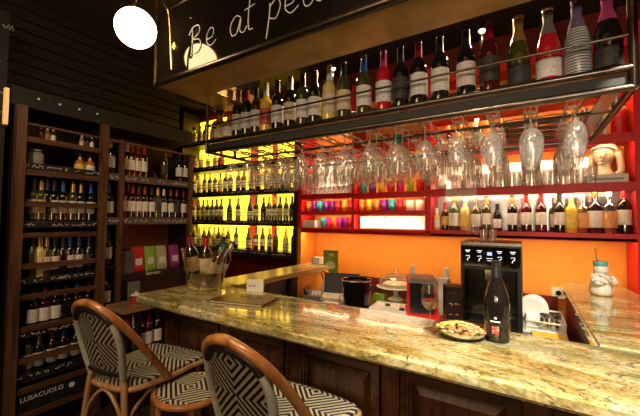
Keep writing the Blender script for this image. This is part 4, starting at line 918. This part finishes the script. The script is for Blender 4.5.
# laptop
t = thing('laptop', 'open dark laptop with pale keyboard on the worktop', 'laptop', (-1.50, 2.78, W), .3)
box('base', mat('cream_keys', (.62, .56, .44), .5), t, -.17, .17, -.20, .03, 0, .02, bevel=.003)
bm = bmesh.new(); tube(bm, [(0, 0, 0), (0, 0, 0.001)], .0005, 4); bm.free()
bm = bmesh.new(); bx(bm, -.17, .17, -.004, .006, 0, .19); o = obj('screen_lid', bm, mat('dark_blue_screen', (.012, .013, .03), .5), t, bevel=.002, loc=(0, .03, .018), rot=(-.22, 0, 0))
bm = bmesh.new(); bx(bm, .04, .13, -.006, -.0045, .08, .10); obj('screen_patch', bm, mat('blue_icon', (.15, .25, .6), .4), o).name = 'screen_icon'  # flat blue strip on the dark screen
# phone
t = thing('telephone', 'grey desk telephone beside the pale plank counter', 'telephone', (-1.69, 2.60, W), .5)
bm = bmesh.new(); vs = bx(bm, -.09, .09, -.10, .10, 0, .05)
for v in vs:
    if v.co.z > .01 and v.co.y < 0: v.co.z = .03
obj('base', bm, mat('grey_phone', (.18, .17, .16), .35), t, bevel=.004); tubes('handset', BPL, t, [([(-.06, -.09, .05), (-.065, -.05, .075), (-.065, .05, .085), (-.06, .09, .065)], .018, 10, 5)])
boxes('key', WPL, t, [(-.01+.03*i, .01+.03*i, -.07+.035*j, -.045+.035*j, .035, .043+.006*j) for i in range(3) for j in range(3)])
t = thing('pen_cup', 'small cup of papers and orange flowers behind the telephone', 'pen cup', (-1.70, 2.84, W))
bm = bmesh.new(); lathe(bm, [(0, 0), (.035, 0), (.04, .11), (.037, .11), (.032, .01), (0, .01)], 16); obj('cup', bm, WHT, t, smooth=True)
bm = bmesh.new()
for k in range(7): tube(bm, [(0, 0, .02), (.05*math.cos(k), .05*math.sin(k), .18+.02*(k % 3))], .004, 5)
obj('pens', bm, BPL, t); bm = bmesh.new()
for k in range(3): ball(bm, (.018*math.cos(k*2), .018*math.sin(k*2), .19+.01*k), .022, 1, 1, .8)
obj('flower', bm, mat('orange_flower', (.85, .35, .03), .5), t, smooth=True)
t = tag(boxes('papers', WPL, None, [(-1.52, -1.36, 2.44, 2.52, W, W+.006), (-1.50, -1.35, 2.45, 2.53, W+.006, W+.010)]), 'white papers lying before the laptop', 'paper')
# black bucket
p = wz(356, 306); t = thing('bin', 'round glossy black bucket with steel rim on the worktop', 'bucket', (-1.20, 2.50, W))
bm = bmesh.new(); lathe(bm, [(0, 0), (.10, 0), (.105, .004), (.122, .225), (.118, .225), (.10, .01), (0, .01)], 32); obj('body', bm, BGL, t, smooth=True)
tubes('rim', SIL, t, [([(.121*math.cos(k*PI/16), .121*math.sin(k*PI/16), .225) for k in range(32)], .004, 6, 0, True)])
bm = bmesh.new(); lathe(bm, [(0, .2), (.115, .2), (.115, .21), (0, .21)], 24); obj('liner', bm, BPL, t, smooth=True)
t = thing('glass_jug', 'small clear glass jug before the black bucket', 'jug', (-1.30, 2.46, W)); bm = bmesh.new(); lathe(bm, [(0, 0), (.04, 0), (.045, .01), (.045, .07), (.035, .09), (.04, .10)], 18); obj('body', bm, GLA, t, smooth=True); tubes('handle', GLA, t, [([(.04, 0, .08), (.07, 0, .07), (.07, 0, .03), (.044, 0, .02)], .004, 6, 4)])
# cake dome
t = thing('cake_stand', 'white cake plate under a low clear glass dome', 'cake stand', (-1.02, 2.95, W))
bm = bmesh.new(); lathe(bm, [(0, 0), (.07, 0), (.065, .01), (.02, .03), (.02, .085), (.05, .10), (.16, .108), (.175, .116), (.17, .12), (0, .114)], 36); obj('plate', bm, WHT, t, smooth=True)
bm = bmesh.new(); lathe(bm, [(.150, .12), (.150, .17), (.135, .205), (.08, .225), (.012, .232), (.010, .242), (.02, .252), (.018, .268), (0, .275)], 32); obj('dome', bm, GLA, t, smooth=True)
bm = bmesh.new(); lathe(bm, [(0, .117), (.11, .117), (.115, .125), (.115, .145), (.10, .152), (0, .155)], 28); obj('cake', bm, mat('pale_cake', (.78, .66, .42), .6), t, smooth=True)
# tray
t = thing('tray', 'white rectangular tray with small cups before the cake plate', 'tray', (-.92, 2.60, W), .1)
bm = bmesh.new(); bx(bm, -.16, .16, -.12, .12, 0, .012); bx(bm, -.165, .165, -.125, -.117, 0, .025); bx(bm, -.165, .165, .117, .125, 0, .025); bx(bm, -.165, -.157, -.117, .117, 0, .025); bx(bm, .157, .165, -.117, .117, 0, .025); obj('tray_body', bm, WHT, t, bevel=.002)
for i, (x, y) in enumerate(((-.98, 2.64), (-.90, 2.66), (-.84, 2.57))):
    tag(boxes('sweet', [BPL, mat('pale_cake2', (.8, .7, .5), .6), BPL][i], None, [(x-.018, x+.018, y-.012, y+.012, W+.0125, W+.028)], bevel=.003), '%s little sweet on the white tray' % ['leftmost dark', 'middle pale', 'rightmost dark'][i], 'sweet', 'sweets on the white tray')
tag(box('sponge', mat('green_sponge', (.35, .6, .06), .8, bump=.4), None, -.05, .05, -.03, .03, 0, .06, bevel=.006, loc=(-1.12, 2.82, W)), 'bright green sponge between bucket and cake plate', 'sponge')
# red capsule machine
t = thing('coffee_maker', 'red and black capsule coffee maker behind the wine glass', 'coffee maker', (-.70, 2.62, W), .35)
box('body', BPL, t, -.09, .09, -.05, .14, .03, .24, bevel=.012); box('top', mat('grey_lid', (.22, .2, .2), .3), t, -.10, .10, -.07, .15, .24, .275, bevel=.012)
RP = mat('red_gloss_plastic', (.72, .02, .02), .15, coat=1)
boxes('side_panel', RP, t, [(-.112, -.09, -.04, .14, .02, .25), (.09, .112, -.04, .14, .02, .25)], bevel=.006); box('drip_tray', RP, t, -.12, .12, -.16, .12, 0, .03, bevel=.006); box('grille', SIL, t, -.08, .08, -.14, -.055, .0305, .036)
tubes('spout', SIL, t, [([(0, -.06, .19), (0, -.085, .19), (0, -.085, .15)], .012, 8)])
for s, wh in ((-1, 'left'), (1, 'right')):
    b = bottle('small', 'gold', None, 'white', (-.70+s*.135, 2.80+s*.115*.34, W), 'white capped syrup bottle standing behind the %s side of the red coffee maker' % wh, 'syrup bottles at the red coffee maker', h=.33, wsc=.9, name='syrup_bottle'); b.location.y = 2.86
# dark tin
t = thing('coffee_canister', 'tall black tin with gold lettering beside the coffee machine', 'tin', (aty(452, 300, 2.45).x, 2.47, W), .45)
box('body', mat('black_tin', (.02, .012, .010), .25, coat=.6), t, -.055, .055, -.04, .04, 0, .26, bevel=.012)
box('lid', mat('brown_lid', (.10, .035, .015), .3), t, -.05, .05, -.036, .036, .26, .275, bevel=.006)
for k, (z, cc) in enumerate(((.205, BRASS), (.13, mat('red_gold_ink', (.55, .2, .05), .4)), (.06, MATS['red_gold_ink']))):
    tt = chalk_scrawl('lettering', t, (-.035, -.0405, z), (1, 0, 0), (0, 0, 1), .07, .03, r=.0018); tt.data.materials[0] = cc
t = tag(boxes('cup_lids', WPL, None, [(-.62, -.52, 2.66, 2.78, W, W+.27)], bevel=.01), 'white folded cloth stacked behind the black tin', 'cloth'); t.name = 'folded_cloth'
# big coffee machine
cm = thing('coffee_machine', 'large black coffee machine with lit touch icons and steel top', 'coffee machine', (-.222, 2.6, W), 0)
hw = .19; H_ = .565
BM = mat('machine_black', (.010, .009, .009), .4)
boxes('body', BM, cm, [(-hw, hw, .16, .45, 0, H_-.02), (-hw, -hw+.025, 0, .16, .0, H_-.02), (hw-.025, hw, 0, .16, .0, H_-.02), (-hw+.025, hw-.025, .02, .16, 0, .06), (-hw+.025, hw-.025, 0, .16, .375, H_-.02)], bevel=.004)
box('glass_front', BGL, cm, -hw+.005, hw-.005, -.012, -.001, .40, H_-.03, bevel=.002)
box('lower_front', BGL, cm, -hw+.03, hw-.03, .010, .019, .004, .058); box('recess_panel', mat('machine_recess', (.035, .028, .022), .25, .4), cm, -hw+.026, hw-.026, .15, .159, .065, .37)
box('top_plate', SIL, cm, -hw, hw, -.01, .45, H_-.019, H_, bevel=.004)
boxes('spout', SIL, cm, [(-.035, .035, .05, .12, .30, .374), (-.028, -.012, .06, .08, .26, .30), (.012, .028, .06, .08, .26, .30)], bevel=.004)
boxes('drip_grille', SIL, cm, [(-.12+.02*k, -.112+.02*k, .03, .148, .061, .067) for k in range(13)])
IC = mat('lit_icon', (.9, .9, .9), .4, emi=(.9, .92, 1), es=1.2, var=0); IB = mat('lit_blue_icon', (.1, .1, .9), .4, emi=(.15, .2, 1), es=4, var=0)
bm = bmesh.new()
for x in (-.14, -.065, .06, .14):
    tube(bm, [(x-.012, -.0135, .468), (x+.012, -.0135, .472), (x+.010, -.0135, .455), (x, -.0135, .450), (x-.004, -.0135, .435)], .0022, 4)
    bx(bm, x-.016, x+.016, -.0145, -.0122, .505, .510); bx(bm, x-.010, x+.010, -.0145, -.0122, .495, .499)
bx(bm, -.02, .02, -.0145, -.0122, .455, .458); bx(bm, -.015, .02, -.0145, -.0122, .44, .443)
obj('icon', bm, IC, cm); box('display', IB, cm, -.014, .014, -.0145, -.0122, .478, .500)
for i, (x, y) in enumerate(((-.36, 2.68), (-.33, 2.78), (-.27, 2.70), (-.21, 2.71))):
    tag(put('tumbler', GM['tumbler'] if i > 1 else GM['big'], None, (x, y, W+H_+.001), (0, 0, 0), .8 if i > 1 else .55), 'clear glass, %s on top of the black coffee machine' % place(i, 4), 'glass', 'glasses on top of the coffee machine')

# dish rack and plates
dr = thing('dish_rack', 'white dish drying rack beside the coffee machine', 'dish rack', (.09, 2.78, W))
bm = bmesh.new()
for z in (.01, .07):
    tube(bm, [(-.10, -.2, z), (.11, -.2, z), (.11, .16, z), (-.10, .16, z)], .006, 6, 0, True)
for k in range(9): tube(bm, [(-.10, -.18+.04*k, .01), (-.10, -.18+.04*k, .07)], .003, 5); tube(bm, [(.11, -.18+.04*k, .01), (.11, -.18+.04*k, .07)], .003, 5); tube(bm, [(-.10, -.18+.04*k, .012), (.11, -.18+.04*k, .012)], .003, 5)
obj('wire_frame', bm, WPL, dr, smooth=True)
box('drip_tray', WPL, dr, -.12, .115, -.22, .18, 0, .006)
for k in range(3):
    bm = bmesh.new(); lathe(bm, [(0, 0), (.05, 0), (.085, .012), (.088, .014), (.084, .016), (.05, .005), (0, .005)], 32)
    tag(obj('plate', bm, WHT, None, smooth=True, loc=(.035, 2.80+.045*k, W+.10), rot=(PI/2-.12, 0, 0)), 'white dinner plate upright in the rack, %s one' % ['front', 'middle', 'rear'][k], 'plate', 'plates in the dish rack')
for k in range(2):
    t = thing('metal_cup', '%s brushed metal cup in the dish rack' % ['left', 'right'][k], 'cup', (.09+.055*k, 2.66, W+.018), 0, 'metal cups in the dish rack'); bm = bmesh.new(); lathe(bm, [(0, 0), (.024, 0), (.025, .09), (.023, .09), (.022, .004), (0, .004)], 16); obj('body', bm, SIL, t, smooth=True)
    tubes('rim', SIL, t, [([(.025*math.cos(j*PI/8), .025*math.sin(j*PI/8), .09) for j in range(16)], .0015, 5, 0, True)])
ytx = tag(box('chopping_board', mat('yellow_board', (.80, .52, .05), .4), None, -.09, .09, -.07, .07, 0, .018, bevel=.006, loc=(.11, 2.49, W), rot=(0, 0, .05)), 'yellow chopping board below the dish rack', 'board')
t = thing('wall_socket', 'square pale wall socket under the right counter end', 'socket', (.215, 3.40, .99)); box('plate', WPL, t, -.045, .045, -.009, -.0005+.009, -.045, .045, bevel=.003); bm = bmesh.new(); lathe(bm, [(0, 0), (.02, 0), (.02, .004), (0, .004)], 18); obj('outlet', bm, BPL, t, loc=(0, -.009, 0), rot=(PI/2, 0, 0), smooth=True)

# ceramic figure
fp = atz(601, 295, Z1)
fg = thing('ceramic_figure', 'painted white ceramic figurine with teal cap on the right counter', 'figurine', (fp.x, fp.y, Z1+.001), .5)
FPT = mat('ceramic_body', (.78, .74, .66), .15, coat=1, var=.1, scale=25)
def speckle():
    mt, nt, b = base('painted_ceramic'); N = nt.nodes.new; L = nt.links.new
    tc = N('ShaderNodeTexCoord'); n = N('ShaderNodeTexVoronoi'); n.inputs['Scale'].default_value = 75; L(tc.outputs['Object'], n.inputs['Vector'])
    r = N('ShaderNodeValToRGB'); r.color_ramp.interpolation = 'CONSTANT'
    for i, (p_, c_) in enumerate(((0, (.8, .76, .68)), (.45, (.15, .40, .42)), (.58, (.65, .25, .08)), (.68, (.75, .7, .6)), (.82, (.25, .18, .4)), (.9, (.8, .45, .15)))):
        e = r.color_ramp.elements[i] if i < 2 else r.color_ramp.elements.new(p_); e.position = p_; e.color = c_+(1,)
    sp = N('ShaderNodeSeparateColor'); L(n.outputs['Color'], sp.inputs[0]); L(sp.outputs[0], r.inputs[0]); L(r.outputs[0], b.inputs['Base Color']); b.inputs['Roughness'].default_value = .15; b.inputs['Coat Weight'].default_value = 1
    return mt
PTC = speckle()
bm = bmesh.new(); lathe(bm, [(0, .006), (.052, .006), (.062, .02), (.060, .05), (.052, .08), (0, .08)], 24); obj('skirt', bm, FPT, fg, smooth=True)
bm = bmesh.new(); ball(bm, (0, 0, .10), .058, 1.05, .85, .85, 24, 14); tube(bm, [(-.05, -.005, .13), (-.068, -.02, .105), (-.055, -.055, .085), (-.01, -.062, .095)], .013, 10, 5); tube(bm, [(.05, -.005, .13), (.068, -.02, .105), (.055, -.055, .085), (.01, -.062, .095)], .013, 10, 5)
obj('torso', bm, PTC, fg, smooth=True)
bm = bmesh.new(); ball(bm, (0, -.004, .165), .040, 1, .95, 1, 24, 14); ball(bm, (0, -.044, .158), .008); ball(bm, (-.03, .0, .168), .012); ball(bm, (.04, .0, .16), .012); obj('head', bm, FPT, fg, smooth=True)
bm = bmesh.new(); lathe(bm, [(0, .188), (.034, .186), (.040, .20), (.041, .215), (.036, .222), (0, .226)], 24); obj('cap', bm, mat('teal_glaze', (.12, .42, .40), .15, coat=1), fg, smooth=True)
bm = bmesh.new(); lathe(bm, [(0, 0), (.055, 0), (.058, .004), (.052, .008), (0, .008)], 24); obj('foot_rim', bm, mat('gold_rim', (.6, .35, .08), .3, .6), fg, smooth=True)
tubes('straw', SIL, fg, [([(-.02, 0, .22), (-.028, 0, .29)], .0025, 6)]); bm = bmesh.new(); ball(bm, (-.028, 0, .298), .009); obj('straw_bead', bm, GLA, fg, smooth=True)

# ------------------------------------------------------------------ lights
def spot(loc, tgt, en, col=(1, .8, .55), size=70, r=.06, blend=.8):  # unseen spots added above and behind the camera to brighten bar and racks
    l = bpy.data.lights.new('unseen_spot', 'SPOT'); l.energy = en; l.color = col; l.spot_size = math.radians(size); l.spot_blend = blend; l.shadow_soft_size = r
    o = bpy.data.objects.new('unseen_spot', l); COL.objects.link(o); o.location = loc; o.rotation_euler = (Vector(tgt)-Vector(loc)).to_track_quat('-Z', 'Y').to_euler(); return o
def area(loc, tgt, en, sx, sy, col=(1, .8, .55)):  # unseen fill lights added behind the camera
    l = bpy.data.lights.new('ceiling_panel', 'AREA'); l.shape = 'RECTANGLE'; l.size = sx; l.size_y = sy; l.energy = en; l.color = col
    o = bpy.data.objects.new('ceiling_panel', l); COL.objects.link(o); o.location = loc; o.rotation_euler = (Vector(tgt)-Vector(loc)).to_track_quat('-Z', 'Y').to_euler(); return o
spot((.9, .2, 3.15), (.45, 1.5, 1.1), 600, (1, .90, .70), 60)
spot((-.3, .1, 3.15), (-.35, 1.45, 1.1), 125, (1, .80, .48), 60)
spot((-1.3, .0, 3.15), (-1.3, 1.4, 1.1), 60, (1, .72, .36), 60)
spot((-1.2, -.6, 3.15), (-3.0, 1.2, 1.3), 45, (1, .80, .62), 90)
area((-.1, -2.6, 1.9), (.2, 1.6, 2.1), 34, 2.2, .8, (1, .70, .40))  # added fill at low height, brightens rack and bottle labels from the front
area((-1.0, -.8, 3.2), (-1.0, .8, .8), 34, 1.2, 1.2, (1, .64, .32))  # added soft overhead fill, out of view
spot((.5, -1.3, 1.75), (-.15, 1.6, 2.26), 85, (1, .84, .66), 58, .1, 1)  # added low spot behind the camera, aimed up at the rack bottles
